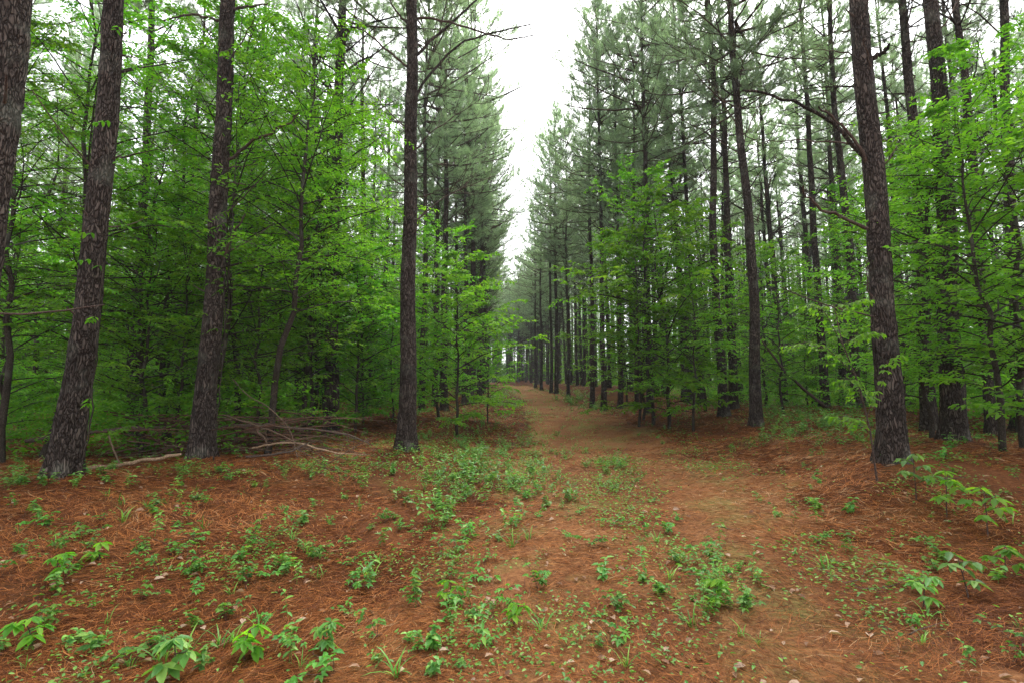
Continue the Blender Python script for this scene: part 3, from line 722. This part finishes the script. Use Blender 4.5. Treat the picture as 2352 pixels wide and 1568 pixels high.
def us_label(x, y, H):
    side = 'left' if x < cx(y) else 'right'; size = 'tall' if H > 5 else 'low'
    dist = 'close in' if y < 16 else ('in the middle distance' if y < 34 else 'far back')
    return f'{size} green broadleaf sapling under the pines {dist} on the {side}'
n_us = 0
cells = []
for _ in range(20000):
    if n_us >= 245: break
    y = 8 + 62 * rr_.random() ** 1.35; x = rr_.uniform(-1.05, 1.05) * (y + 1)
    hw = np.interp(y, [0, 12, 20, 40, 90], [6.2, 5.6, 5.0, 5.0, 4.6])
    if x > cx(y): hw += np.interp(y, [8, 15, 20], [3.0, 2.5, .6])
    din = abs(x - cx(y)) - hw
    if din < 0: continue
    if x > cx(y) and rr_.random() < .22: continue
    md = .75 + .04 * y
    if any((x - a) ** 2 + (y - b) ** 2 < md * md for a, b in cells): continue
    cells.append((x, y)); left = x < cx(y)
    if left: i = rr_.choice([0, 1, 2, 3, 4, 5, 5, 7, 4, 2]) if y < 30 else rr_.choice([3, 4, 5, 5, 7])
    else: i = rr_.choice([0, 1, 2, 3, 2, 3, 6, 4]) if y < 30 else rr_.choice([2, 3, 4, 4])
    lb = us_label(x, y, us[i][3])
    place_us(i, x, y, rr_.uniform(.85, 1.15), lb, 'saplings: ' + lb[:60], rr_.random() < (.5 if us[i][3] > 5 else .45))
    n_us += 1

def forest_leaves(seed, N, y0, y1, zmax, ls, edge, n0, n1, ppow=1.0, clump=.5, xw=1.1):
    """masses of leaves hung in drifts among the trunks, outside the open corridor"""
    r = rs(seed); y = y0 + (y1 - y0) * r.rand(N) ** ppow; x = r.uniform(-xw, xw, N) * (y + 2)
    hw = np.interp(y, [0, 12, 20, 40, 80, 120], [6.2, 5.6, 4.9, 4.7, 3.6, 2.]) + edge + np.where(x > cx(y), np.interp(y, [8, 15, 20], [2.5, 2.0, .3]), 0)
    n = fbm(x * clump + seed, y * clump + seed * 3, 3); k = (np.abs(x - cx(y)) > hw + r.normal(0, .4, N)) & (n > n0 + (n1 - n0) * r.rand(N))
    x, y, n = x[k], y[k], n[k]; N = len(x); J = 14
    top = zmax * np.clip(.35 + 1.6 * (n - .3), .15, 1.2); zc = top * r.rand(N) ** .8
    tilt = r.normal(0, .12, (N, J)); a = r.uniform(0, 6.28, (N, 1)); rad = r.uniform(-1, 1, (N, J)) * (.22 + 1.6 * ls)
    X = x[:, None] + np.cos(a) * rad + r.normal(0, ls * .9, (N, J)); Y = y[:, None] + np.sin(a) * rad + r.normal(0, ls * .9, (N, J)); Z = zf(x, y, False)[:, None] + .03 + zc[:, None] + rad * .25 + r.normal(0, .02, (N, J)) - .25 * rad ** 2
    P = np.stack([X, Y, np.maximum(Z, zf(x, y, False)[:, None] + .02)], -1).reshape(-1, 3); N2 = len(P); az = r.uniform(0, 6.28, N2)
    D = np.stack([np.cos(az), np.sin(az), r.uniform(-.5, .1, N2)], 1); L = ls * r.uniform(.6, 1.3, N2) * (1 + np.repeat(y, J) * .006)
    mb = MB(); leaves(mb, P, D, nrm(np.array([0, 0, 1.]) + r.normal(0, .4, D.shape)), L, L * .52, np.clip(np.repeat(r.beta(2, 2, N), J) * .6 + .4 * r.rand(N2), 0, 1)); return mb
tag(forest_leaves(3, 22000, 8, 48, 1.3, .075, .2, .25, .6, 1.2).build('undergrowth', M['leaf']), 'low dark green undergrowth filling the shade beneath the pines', 'undergrowth', kind='stuff')
tag(forest_leaves(4, 34000, 42, 145, 8.0, .15, .4, .15, .5, .9, .25).build('distant_foliage', M['leaf']), 'far green leaves massed between the distant trunks', 'foliage', kind='stuff')

tag(forest_leaves(6, 8000, 98, 150, 9.0, .16, .2, .1, .4, 1, .2, .16).build('distant_foliage', M['leaf']), 'green leaves closing off the woods beyond the end of the path', 'foliage', kind='stuff')

# ------------------------------------------------------------------ ground plants
def bramble(seed):
    r = rs(seed + 100); mb = MB(); ns = r.randint(2, 5)
    for k in range(ns):
        L = r.uniform(.14, .34); az = r.uniform(0, 6.28, 1)
        P = branch_lines(r, np.zeros((1, 3)), az, np.array([r.uniform(.7, 1.35)]), np.array([L]), 7, -1.0, .1)
        tubes(mb, P, .0022 * np.linspace(1, .5, 7)[None], 4, m=1)
        J = r.randint(4, 7); s = np.linspace(.35, 1, J)[None]; p, t = sample_line(P, s); p = p[0]; t = t[0]
        for j in range(J):
            pd = nrm(np.append(r.normal(size=2), .35)[None])[0]; q0 = p[j]; q1 = q0 + pd * r.uniform(.02, .05)
            mb_p = np.linspace(q0, q1, 3); tubes(mb, mb_p, np.full(3, .0012), 3, m=1)
            f = nrm((pd * [1, 1, 0] + [0, 0, r.uniform(-.25, .1)])[None])[0]; s_ = np.cross(f, [0, 0, 1.])
            ls = r.uniform(.035, .06)
            D = np.array([f, f * .35 + s_, f * .35 - s_]); nn = nrm(np.array([0, 0, 1.]) + r.normal(0, .3, (3, 3)))
            leaves(mb, np.repeat(q1[None], 3, 0), D, nn, ls * np.array([1.15, .95, .95]), ls * .62, np.clip(r.rand() * .7 + r.rand(3) * .3, 0, 1), 0, .22, .25)
    return mb.mesh('bramble_plant', [M['herbd'], M['barkt']])
def forb(seed, lance=.32, hh=(.10, .30), nst=(1, 4), nm='leafy_seedling', sp=.02):
    r = rs(seed + 200); mb = MB(); ns = r.randint(*nst)
    for k in range(ns):
        H = r.uniform(*hh); az = r.uniform(0, 6.28, 1)
        P = branch_lines(r, np.append(r.normal(0, sp, 2), 0)[None], az, np.array([1.35 if sp < .05 else r.uniform(.8, 1.4)]), np.array([H]), 7, -.2, .06)
        tubes(mb, P, .0018 * np.linspace(1, .5, 7)[None], 4, m=1)
        J = r.randint(4, 7); s = np.repeat(np.linspace(.3, 1, J), 2)[None]; p, t = sample_line(P, s); p = p[0]
        a = np.repeat(np.arange(J) * 1.57, 2) + np.tile([0, np.pi], J) + r.normal(0, .3, 2 * J)
        D = np.stack([np.cos(a), np.sin(a), r.uniform(-.25, .5, 2 * J)], 1); ls = r.uniform(.03, .065, 2 * J)
        leaves(mb, p, D, nrm(np.array([0, 0, 1.]) + r.normal(0, .25, D.shape)), ls, ls * lance * r.uniform(.9, 1.6), np.clip(r.rand(2 * J), 0, 1), 0, .15, .3)
    return mb.mesh(nm, [M['herb'], M['herb']])
def tuft(seed):
    r = rs(seed + 300); mb = MB(); n = r.randint(6, 14); az = r.uniform(0, 6.28, n)
    P = branch_lines(r, np.concatenate([r.normal(0, .012, (n, 2)), np.zeros((n, 1))], 1), az, r.uniform(.8, 1.4, n), r.uniform(.06, .2, n), 5, -1.3, .05)
    sd = np.stack([-np.sin(az), np.cos(az), az * 0], 1)[:, None] * (.004 * np.array([.7, 1, .9, .6, .05]))[None, :, None]
    v = np.stack([P - sd, P + sd], 2).reshape(-1, 3); i = np.arange(n)[:, None, None] * 10; j = np.arange(4)[None, :, None] * 2
    q = (i + j + np.array([0, 1, 3, 2])).reshape(-1, 4); mb.add(v, q=q, col=np.repeat(r.rand(n), 10)); return mb.mesh('grass_tuft', [M['herb']])
def big_seedling(seed, H, ll, nb=5):
    r = rs(seed + 400); tb = MB(); cb = MB()
    T = branch_lines(r, np.zeros((1, 3)), np.array([r.uniform(0, 6.28)]), np.array([1.4]), np.array([H]), 9, -.15, .06)
    tubes(tb, T, (.004 + .006 * H) * np.linspace(1, .4, 9)[None], 5)
    t = np.linspace(.4, 1, nb)[None]; p, tn = sample_line(T, t); az = np.arange(nb) * 2.4 + r.rand() * 6; L = H * r.uniform(.3, .55, nb) * (1.2 - .6 * t[0])
    P = branch_lines(r, p[0], az, r.uniform(.2, .6, nb), L, 6, -.2, .08); tubes(tb, P, .003 * np.linspace(1, .5, 6)[None] * np.ones((nb, 1)), 4)
    for k in range(nb):
        J = r.randint(6, 9); a = az[k] + np.linspace(-2.2, 2.2, J) + r.normal(0, .15, J)
        D = np.stack([np.cos(a), np.sin(a), r.uniform(-.55, -.05, J)], 1)
        base = np.repeat(P[k, -1][None], J, 0); base[::3] = P[k, 3]
        ls = ll * r.uniform(.7, 1.15, J)
        leaves(cb, base, D, nrm(np.array([0, 0, 1.]) + r.normal(0, .18, D.shape)), ls, ls * .5, r.rand(J), 0, .12, .25)
    return tb.mesh('stem', M['barkt'], True), cb.mesh('foliage', [M['leafy']])

BR = [bramble(k) for k in range(7)]; FO = [forb(k) for k in range(6)] + [forb(k + 50, .5, (.06, .16)) for k in range(4)]; TU = [tuft(k) for k in range(4)]
def zone(px, py):
    """which patch of ground the plant stands in"""
    if py > 1330: return 'near the bottom of the picture on the ' + ('left' if px < 900 else ('right' if px > 1750 else 'path'))
    if 880 < px < 1290 and py < 1180: return 'in the dense green strip right of the lone pine'
    if px < 880: return 'on the rusty straw bank at the left'
    if px > 1700: return 'on the straw near the largest right trunk'
    return 'on the open path'
def dens(px, py):
    lat_c = np.interp(py, [900, 960, 1100, 1568], [1185, 1290, 1480, 1560])
    d = .5
    if 930 < px < 1290 and 940 < py < 1170: d = 2.6
    elif px < 930 and py > 1080: d = .55 + .35 * (px > 380)
    if 400 < px < 1150 and py > 1170: d = 1.0
    # worn tracks
    tr = np.interp(py, [900, 960, 1000, 1100, 1250, 1400, 1568], [1190, 1300, 1390, 1600, 1720, 1850, 1960])
    if abs(px - tr) < (py - 860) * .22: d *= .06
    if abs(px - np.interp(py, [1000, 1100, 1300, 1568], [1310, 1290, 1270, 1300])) < (py - 900) * .10: d *= .45
    if 1330 < px < 1480 and 1035 < py < 1110: d = 1.6
    if 1580 < px < 1740 and 1250 < py < 1480: d = 1.5
    if px > 1900 and 1060 < py < 1350: d *= .35
    return d * (1 if py < 1330 else .6)
rp = random.Random(21); plants = []
def scatter(n, meshes, name, lab, cat, grp, smin, smax, pymin=965, pmax=1560, power=.75, nmin=0):
    c = 0; tries = 0
    while c < n and tries < n * 60:
        tries += 1
        py = pymin + (pmax - pymin) * rp.random() ** power; px = rp.uniform(-10, 2362)
        nz = float(fbm(np.array(px / 130. + n), np.array(py / 60.)))
        if rp.random() > dens(px, py) * (.5 + 1.6 * max(nz - .42, 0) * 2) / 1.8: continue
        h = ground_hit(px, py)
        if h is None or h[1] > 22: continue
        lb = lab % zone(px, py)
        o = link(name, meshes[c % len(meshes)]); o.location = h; s = rp.uniform(smin, smax); o.scale = (s, s, s); o.rotation_euler = (rp.gauss(0, .1), rp.gauss(0, .1), rp.uniform(0, 6.28))
        tag(o, lb, cat, grp + ' ' + zone(px, py)); c += 1
scatter(235, BR, 'bramble_plant', 'low bramble with three-part leaves %s', 'bramble', 'brambles', .35, .85, 970, 1560, 1.3)
scatter(270, FO, 'leafy_seedling', 'thin-stemmed green seedling %s', 'seedling', 'seedlings', .4, 1.1, 950, 1560, 1.5)
scatter(60, TU, 'grass_tuft', 'short tuft of green grass blades %s', 'grass tuft', 'grass tufts', .6, 1.3, 990)

def low_shrub(k, hh):
    me = forb(k + 90, .5, hh, (4, 8), 'low_shrub', .06); return me
SH = [low_shrub(k, (.10 + .04 * (k % 3), .22 + .06 * (k % 4))) for k in range(7)]
c = 0
for (x0, x1, y0, y1, n_, smin, smax, lb) in [(930, 1290, 955, 1160, 125, .45, 1.15, 'small leafy shrub in the green strip between the lone pine and the path'),
        (1770, 2010, 935, 1010, 60, .8, 1.5, 'small shrub in the green patch behind the flared grey pine'), (1075, 1170, 903, 945, 22, 1.2, 2.2, 'low shrub at the foot of the arching maple by the far path'),
        (1265, 1390, 908, 940, 24, 1.2, 2.2, 'low shrub on the right verge where the path bends'), (1340, 1490, 1035, 1105, 22, .5, .9, 'small weedy shrub in the middle of the path'),
        (1590, 1740, 1250, 1470, 12, .4, .7, 'small fresh shrub on the path at the lower right of centre'), (540, 900, 1065, 1110, 10, .5, 1.0, 'small shrub at the front of the fallen brush'),
        (20, 480, 1095, 1125, 6, .5, .9, 'small shrub along the feet of the two leaning pines')]:
    for _ in range(n_):
        h = ground_hit(rp.gauss((x0 + x1) / 2, (x1 - x0) * .32), min(max(rp.gauss((y0 + y1) / 2, (y1 - y0) * .33), 900), 1560))
        if h is None: continue
        o = link('low_shrub', SH[c % 7]); c += 1; o.location = h; k_ = rp.uniform(smin, smax); o.scale = (k_, k_, k_); o.rotation_euler = (0, 0, rp.uniform(0, 6.28)); tag(o, lb, 'shrub', 'shrubs: ' + lb)

# larger seedlings by name
BS = [
 (2105, 1150, .42, .10, 6, 'bright broad-leaved seedling below the largest right trunk'),
 (2175, 1190, .40, .10, 6, 'broad-leaved seedling right of the bright one below the largest trunk'),
 (2270, 1235, .38, .11, 5, 'drooping broad-leaved seedling at the right edge of the straw'),
 (2225, 1380, .26, .09, 5, 'low pale seedling with long leaves in the lower right corner'),
 (2310, 1330, .22, .09, 4, 'small seedling against the right edge above the corner one'),
 (75, 1490, .18, .08, 4, 'seedling with pointed leaves in the lower left corner'),
 (400, 1560, .2, .10, 4, 'yellow-green seedling with long blade leaves at the bottom of the picture'),
 (130, 1330, .16, .075, 4, 'dark seedling with drooping leaves on the left straw bank'),
 (230, 1290, .12, .08, 3, 'small seedling of two or three bright leaves on the left straw bank'),
 (740, 1500, .15, .075, 4, 'leafy seedling at the bottom of the picture left of the path'),
 (1030, 1400, .16, .07, 4, 'upright leafy seedling on the near edge of the path'),
 (1180, 1440, .14, .065, 4, 'small upright seedling by itself on the near part of the path'),
 (2120, 1400, .2, .08, 4, 'seedling left of the pale corner seedling on the right'),
 (1650, 1395, .15, .07, 4, 'fresh leafy seedling on the path at the lower right of centre'),
 (560, 1520, .16, .09, 4, 'round-leaved light green seedling near the bottom left'),
]
for k, (px, py, H, ll, nb, lb) in enumerate(BS):
    h = ground_hit(px, py); tm, cm = big_seedling(k, H, ll, nb)
    t = thing('tree_seedling', lb, 'seedling', h, 'broad-leaved seedlings'); cm.materials[0] = M['leafy'] if k % 3 else M['herb']; link('stem', tm, t); link('foliage', cm, t)

# bright dogwood sprays growing beside the largest right trunk
def dogwood():
    root = at(2010, 1040, 6.1); root[2] = float(zf(root[0], root[1]))
    t = thing('dogwood_sapling', 'bright yellow-green dogwood with layered sprays leaning out in front of the largest right trunk', 'sapling', root)
    r = rs(8); tb = MB(); cb = MB()
    lines = [[(2010, 1040), (1985, 930), (1965, 860), (1935, 790), (1915, 700)], [(1965, 860), (1900, 800), (1850, 785), (1815, 800)], [(1940, 800), (1890, 710), (1860, 700)],
             [(1935, 790), (1975, 770), (2000, 765)], [(1985, 930), (1965, 885), (1945, 870)], [(1990, 960), (2030, 840), (2060, 815)], [(1995, 990), (1950, 960), (1935, 955)], [(1915, 740), (1945, 700), (1975, 690)]]
    for k, ln in enumerate(lines):
        P = np.array([at(x, y, 6.0 - .12 * k / 3 - .1 * i) for i, (x, y) in enumerate(ln)]) - root
        s = np.linspace(0, 1, len(P)); ss = np.linspace(0, 1, 10); P = np.stack([np.interp(ss, s, P[:, i]) for i in range(3)], 1)
        if k == 0: P[0, 2] = -.05
        tubes(tb, P, (.011 if k == 0 else .005) * np.linspace(1, .4, 10), 6)
        K = 9 if k else 5; st = np.linspace(.35 if k == 0 else .15, 1, K)[None]; p, tn = sample_line(P[None], st); p = p[0]; tn = tn[0]
        if k == 0: p = p[-3:]; tn = tn[-3:]; K = 3
        sd = nrm(np.cross(tn, [0, 0, 1.]))
        for sg in (-1, 1):
            dd = nrm(tn * .6 + sd * sg + r.normal(0, .15, tn.shape)); Q = branch_lines(r, p, np.arctan2(dd[:, 1], dd[:, 0]), np.zeros(K), r.uniform(.06, .2, K), 4, -.2, .05)
            tubes(cb, Q, np.full((K, 4), .002), 3, m=1)
            lp, lt = sample_line(Q, np.tile([.5, .5, .85, 1.], (K, 1))); s2 = nrm(np.cross(lt, [0, 0, 1.])) * np.array([1, -1, 1, -.3])[None, :, None]
            ld = nrm(lt * .5 + s2 * .8 + [0, 0, -.35] + r.normal(0, .15, lp.shape)).reshape(-1, 3); N = len(ld)
            ls = r.uniform(.038, .072, N); leaves(cb, lp.reshape(-1, 3), ld, nrm(np.array([0, 0, 1.]) + r.normal(0, .2, ld.shape)), ls, ls * .52, .3 + .45 * r.rand(N), 0, .15, .3)
    tb.build('trunk', M['barkt'], t, True); cb.build('crown', [M['leafy'], M['barkt']], t)
dogwood()

# climbing vines on the leaning pines
def vine(pts, d, label):
    P = np.array([at(x, y, d) for x, y in pts]); o = P[0].copy(); P -= o; r = rs(int(d * 10))
    s = np.linspace(0, 1, len(P)); ss = np.linspace(0, 1, 40); P = np.stack([np.interp(ss, s, P[:, i]) for i in range(3)], 1); P[1:] += r.normal(0, .008, (39, 3))
    t = thing('climbing_vine', label, 'vine', o); a = MB(); tubes(a, P, .009 * np.linspace(1, .5, 40), 6); a.build('stem', M['barkd'], t, True)
    b = MB()
    for i in r.choice(np.arange(3, 40), 11, False):
        az = (math.pi if r.rand() < .6 else 0) + r.uniform(-.5, .5) - .25; ln = r.uniform(.16, .34); dr = np.array([math.cos(az), math.sin(az), r.uniform(-.1, .25)])
        tw = np.linspace(P[i], P[i] + dr * ln, 5); tw[:, 2] -= np.linspace(0, 1, 5) ** 2 * .06; tw[:, 0] -= .0
        tubes(b, tw, np.linspace(.004, .002, 5), 4, m=1)
        for j in (2, 3, 4):
            nn_ = 2 if j < 4 else 4; a_ = az + (np.array([-1.2, 1.2]) if j < 4 else np.linspace(-1, 1, 4)) + r.normal(0, .15, nn_); D = np.stack([np.cos(a_), np.sin(a_), r.uniform(-.6, -.2, nn_)], 1); ls = r.uniform(.06, .10, nn_)
            leaves(b, np.repeat(tw[j][None], nn_, 0), D, nrm(np.array([0, 0, 1.]) + r.normal(0, .15, (nn_, 3))), ls, ls * .45, r.uniform(.2, .8), 0, .1, .3)
    b.build('foliage', [M['leaf'], M['barkd']], t)
vine([(190, 1080), (205, 980), (222, 820), (232, 640), (238, 560), (262, 380), (275, 200), (285, 20)], 5.88, 'leafy vine climbing the thick leaning pine near the left edge')
vine([(490, 1060), (500, 950), (512, 820), (518, 690), (530, 560), (540, 400), (548, 200), (556, 20)], 7.5, 'thin vine with scattered leaves climbing the dark upswept-limb pine')

# ------------------------------------------------------------------ low green cover (uncountable)
def cover():
    r = rs(31); mb = MB(); N = 42000
    d = np.exp(r.uniform(np.log(1.8), np.log(60), N)); x = d * r.uniform(-1.1, 1.1, N); y = d
    n = fbm(x * .9 + 70, y * .9 + 20, 4); lat = x - cx(y)
    p = sstep(.5, .72, n) * .8 + .03
    p = np.where((lat < -1.2) & (lat > -4.5) & (y > 7) & (y < 22), p + .5, p)
    p = np.where((np.abs(lat) > 1.1) & (np.abs(lat) < 2.6) & (y > 20), p + .35, p)
    p = np.where((lat > 4) & (y > 10) & (y < 22) & (x > 5), p + .4, p)
    p = p * (1 - .85 * np.exp(-((lat - .85) / .35) ** 2)) * (1 - .5 * np.exp(-((lat + .8) / .3) ** 2)); p = np.where(np.abs(lat) < .3, p + .22, p) * (.45 + .55 * sstep(3, 8, y))
    p = p * np.where((np.abs(lat) < 1.9) & (y > 3), 1.5, 1); k = r.rand(N) < p; x, y, d = x[k], y[k], d[k]; N = len(x)
    J = 5; x = np.repeat(x, J) + r.normal(0, .035, N * J) * np.repeat(1 + d * .08, J); y = np.repeat(y, J) + r.normal(0, .035, N * J) * np.repeat(1 + d * .08, J); d = np.repeat(d, J); N = len(x)
    h = r.uniform(.01, .07, N) * (1 + sstep(8, 20, d) * 1.6); P = np.stack([x, y, zf(x, y) + h], 1)
    a = r.uniform(0, 6.28, N); D = np.stack([np.cos(a), np.sin(a), r.uniform(-.3, .5, N)], 1)
    ls = r.uniform(.012, .03, N) * (1 + .07 * d)
    leaves(mb, P, D, nrm(np.array([0, 0, 1.]) + r.normal(0, .35, D.shape)), ls, ls * .55, r.rand(N)); return mb
tag(cover().build('ground_cover', [M['herb']]), 'tiny green weeds and moss scattered through the straw', 'ground cover', kind='stuff')

def litter():
    r = rs(41); mb = MB(); N = 900; d = np.exp(r.uniform(np.log(1.9), np.log(16), N)); x = d * r.uniform(-1.1, 1.1, N); y = d
    P = np.stack([x, y, zf(x, y) + .022], 1); a = r.uniform(0, 6.28, N); D = np.stack([np.cos(a), np.sin(a), r.normal(0, .2, N)], 1); ls = r.uniform(.025, .075, N)
    leaves(mb, P, D, nrm(np.array([0, 0, 1.]) + r.normal(0, .3, D.shape)), ls, ls * .55, r.rand(N), 0, .3, .2); return mb
tag(litter().build('leaf_litter', [M['deadleaf']]), 'dry brown broad leaves lying on the straw', 'leaf litter', kind='stuff')

# ------------------------------------------------------------------ fallen wood
def fallen(name, label, pts, d0, d1, r0, r1, m, twigs=0, seed=0, onground=False, grp='fallen branches', n=18):
    r = rs(seed + 800); K = len(pts)
    P = []
    for i, (x, y) in enumerate(pts):
        if onground: h = ground_hit(x, y); h = h + [0, 0, r0 * .8]
        else: h = at(x, y, d0 + (d1 - d0) * i / (K - 1)); h[2] = max(h[2], float(zf(h[0], h[1])) + r0 * .7)
        P.append(h)
    P = np.array(P); o = P[0].copy(); o[2] = float(zf(o[0], o[1])); P -= o
    s = np.linspace(0, 1, K); ss = np.linspace(0, 1, n); P = np.stack([np.interp(ss, s, P[:, i]) for i in range(3)], 1)
    P[1:-1] = (P[:-2] + 2 * P[1:-1] + P[2:]) / 4; P[1:-1] += r.normal(0, r0 * .25, (n - 2, 3))
    mb = MB(); tubes(mb, P, np.linspace(r0, r1, n) * r.uniform(.9, 1.1, n), 9)
    if twigs:
        p_, t_ = sample_line(P[None], r.uniform(.15, 1, (1, twigs))); dd = nrm(t_[0] + 1.0 * nrm(r.normal(size=(twigs, 3)) * [1, 1, .5]))
        L = r.uniform(.15, .6, twigs)
        Q = branch_lines(r, p_[0], np.arctan2(dd[:, 1], dd[:, 0]), np.arcsin(np.clip(dd[:, 2], -1, 1)), L, 7, .0, .13)
        gz = zf(Q[..., 0] + o[0], Q[..., 1] + o[1]) - o[2]; Q[..., 2] = np.maximum(Q[..., 2], gz + .004)
        tubes(mb, Q, (max(r1 * .5, .004) * np.linspace(1, .35, 7))[None] * np.ones((twigs, 1)), 4)
    ob = mb.build(name, m, None, True); ob.location = o
    tag(ob, label, 'log' if 'log' in name else 'branch', grp)
fallen('fallen_log', 'pale barkless log lying on the ground between the two leaning pines', [(186, 1083), (260, 1068), (330, 1056), (416, 1042)], 6.6, 7.4, .034, .02, M['pale'], 0, 1)
fallen('fallen_branch', 'long dark pole lying level behind the two leaning pines', [(60, 1012), (200, 992), (330, 980), (470, 977), (600, 975), (720, 985)], 8.2, 9.0, .035, .02, M['barkt'], 8, 2)
fallen('fallen_branch', 'pale arched branch crossing the brush heap to the right', [(580, 1028), (618, 1020), (640, 1016), (700, 1018), (730, 1030), (780, 1040), (842, 1044)], 7.9, 7.6, .016, .008, M['pale'], 5, 3)
fallen('fallen_branch', 'short crooked pale branch standing up out of the brush heap', [(614, 1018), (606, 1002), (592, 992), (588, 978), (596, 974)], 7.9, 8.0, .015, .02, M['wood'], 0, 4)
fallen('fallen_branch', 'thin bare branch slanting down onto the brush heap from the upper left', [(535, 870), (572, 912), (610, 928), (640, 955), (668, 985), (680, 1035), (682, 1080)], 8.4, 7.8, .010, .006, M['wood'], 5, 5)
fallen('fallen_branch', 'brown branch lying along the back of the brush heap', [(610, 972), (660, 982), (720, 985), (790, 994), (830, 1008), (850, 1020)], 8.5, 8.0, .02, .008, M['barkt'], 10, 6)
fallen('fallen_branch', 'dark curved branch low at the front of the brush heap', [(565, 1048), (620, 1044), (670, 1036), (705, 1018)], 7.7, 7.7, .016, .009, M['barkt'], 4, 7)
fallen('fallen_branch', 'slanting pale stick at the right end of the brush heap', [(728, 1095), (760, 1060), (800, 1035), (850, 1005)], 7.3, 7.8, .008, .005, M['wood'], 2, 8)
fallen('fallen_branch', 'thin pale stick running down out of the brush heap', [(682, 1030), (720, 1050), (755, 1078), (790, 1095)], 7.6, 7.2, .008, .004, M['wood'], 2, 9)
fallen('fallen_branch', 'crossed dark stick below the upright snag between the leaning pines', [(250, 1000), (262, 1035), (275, 1062)], 7.0, 6.8, .012, .008, M['wood'], 0, 10)
fallen('fallen_branch', 'dark dead branch leaning among the woods right of the flared grey pine', [(1745, 775), (1800, 850), (1860, 905), (1905, 940)], 15, 16, .03, .05, M['barkt'], 6, 11)
for k in range(84):
    r = rs(k + 60); px = r.uniform(330, 780); py = r.uniform(958, 1050); L = r.uniform(40, 170); a = r.normal(0, .35); dd = r.uniform(8.0, 9.6)
    fallen('brush_stick', 'thin brown stick tangled in the brush heap behind and beside the dark upswept-limb pine', [(px - L * math.cos(a), py + L * math.sin(a) * .6), (px, py - r.uniform(0, 12)), (px + L * math.cos(a), py - L * math.sin(a) * .6)], dd, dd + r.uniform(-.5, .5), .013, .004, (M['brush'], M['brush'], M['brush'], M['wood'])[k % 4], 4, 100 + k, False, 'sticks tangled in the brush heap')
fallen('twig', 'forked dark twig lying on the right side of the path', [(1895, 1315), (1940, 1340), (1990, 1358), (2030, 1366)], 0, 0, .006, .004, M['barkt'], 3, 20, True)
fallen('twig', 'dark twig lying across the straw at the lower right', [(2010, 1440), (2060, 1460), (2110, 1480), (2160, 1490)], 0, 0, .007, .004, M['barkt'], 3, 21, True)
fallen('twig', 'short twig on the straw of the path at mid right', [(1655, 1210), (1690, 1222), (1720, 1232)], 0, 0, .005, .003, M['barkt'], 1, 22, True)
fallen('twig', 'small pale twig at the bottom left of the path', [(905, 1420), (925, 1405), (945, 1392)], 0, 0, .005, .003, M['wood'], 0, 23, True)
fallen('twig', 'dark stick in the straw below the largest right trunk', [(2130, 1110), (2160, 1105), (2190, 1092)], 0, 0, .008, .005, M['barkt'], 1, 24, True)
fallen('twig', 'thin twig on the left straw bank', [(850, 1175), (300, 1240), (350, 1242)][1:] + [(390, 1256)], 0, 0, .005, .003, M['barkt'], 1, 25, True)
fallen('twig', 'dark twig lying across the path where it bends', [(1560, 1090), (1600, 1083), (1640, 1075)], 0, 0, .006, .004, M['barkt'], 0, 26, True)

# ------------------------------------------------------------------ damp air
hz, hn = mat('damp_air'); pv = nd(hn, 'ShaderNodeVolumePrincipled'); pv.inputs['Color'].default_value = (.93, .96, 1, 1); pv.inputs['Density'].default_value = .0007
pv.inputs['Anisotropy'].default_value = .2
ho = nd(hn, 'ShaderNodeOutputMaterial'); hn.links.new(pv.outputs[0], ho.inputs['Volume'])
mb = MB(); v = [(x, y, z) for z in (-12, 27.5) for y in (-505, 505) for x in (-505, 505)]
mb.add(v, q=[(0, 2, 3, 1), (4, 5, 7, 6), (0, 1, 5, 4), (2, 6, 7, 3), (0, 4, 6, 2), (1, 3, 7, 5)])
tag(mb.build('haze', hz), kind='stuff')
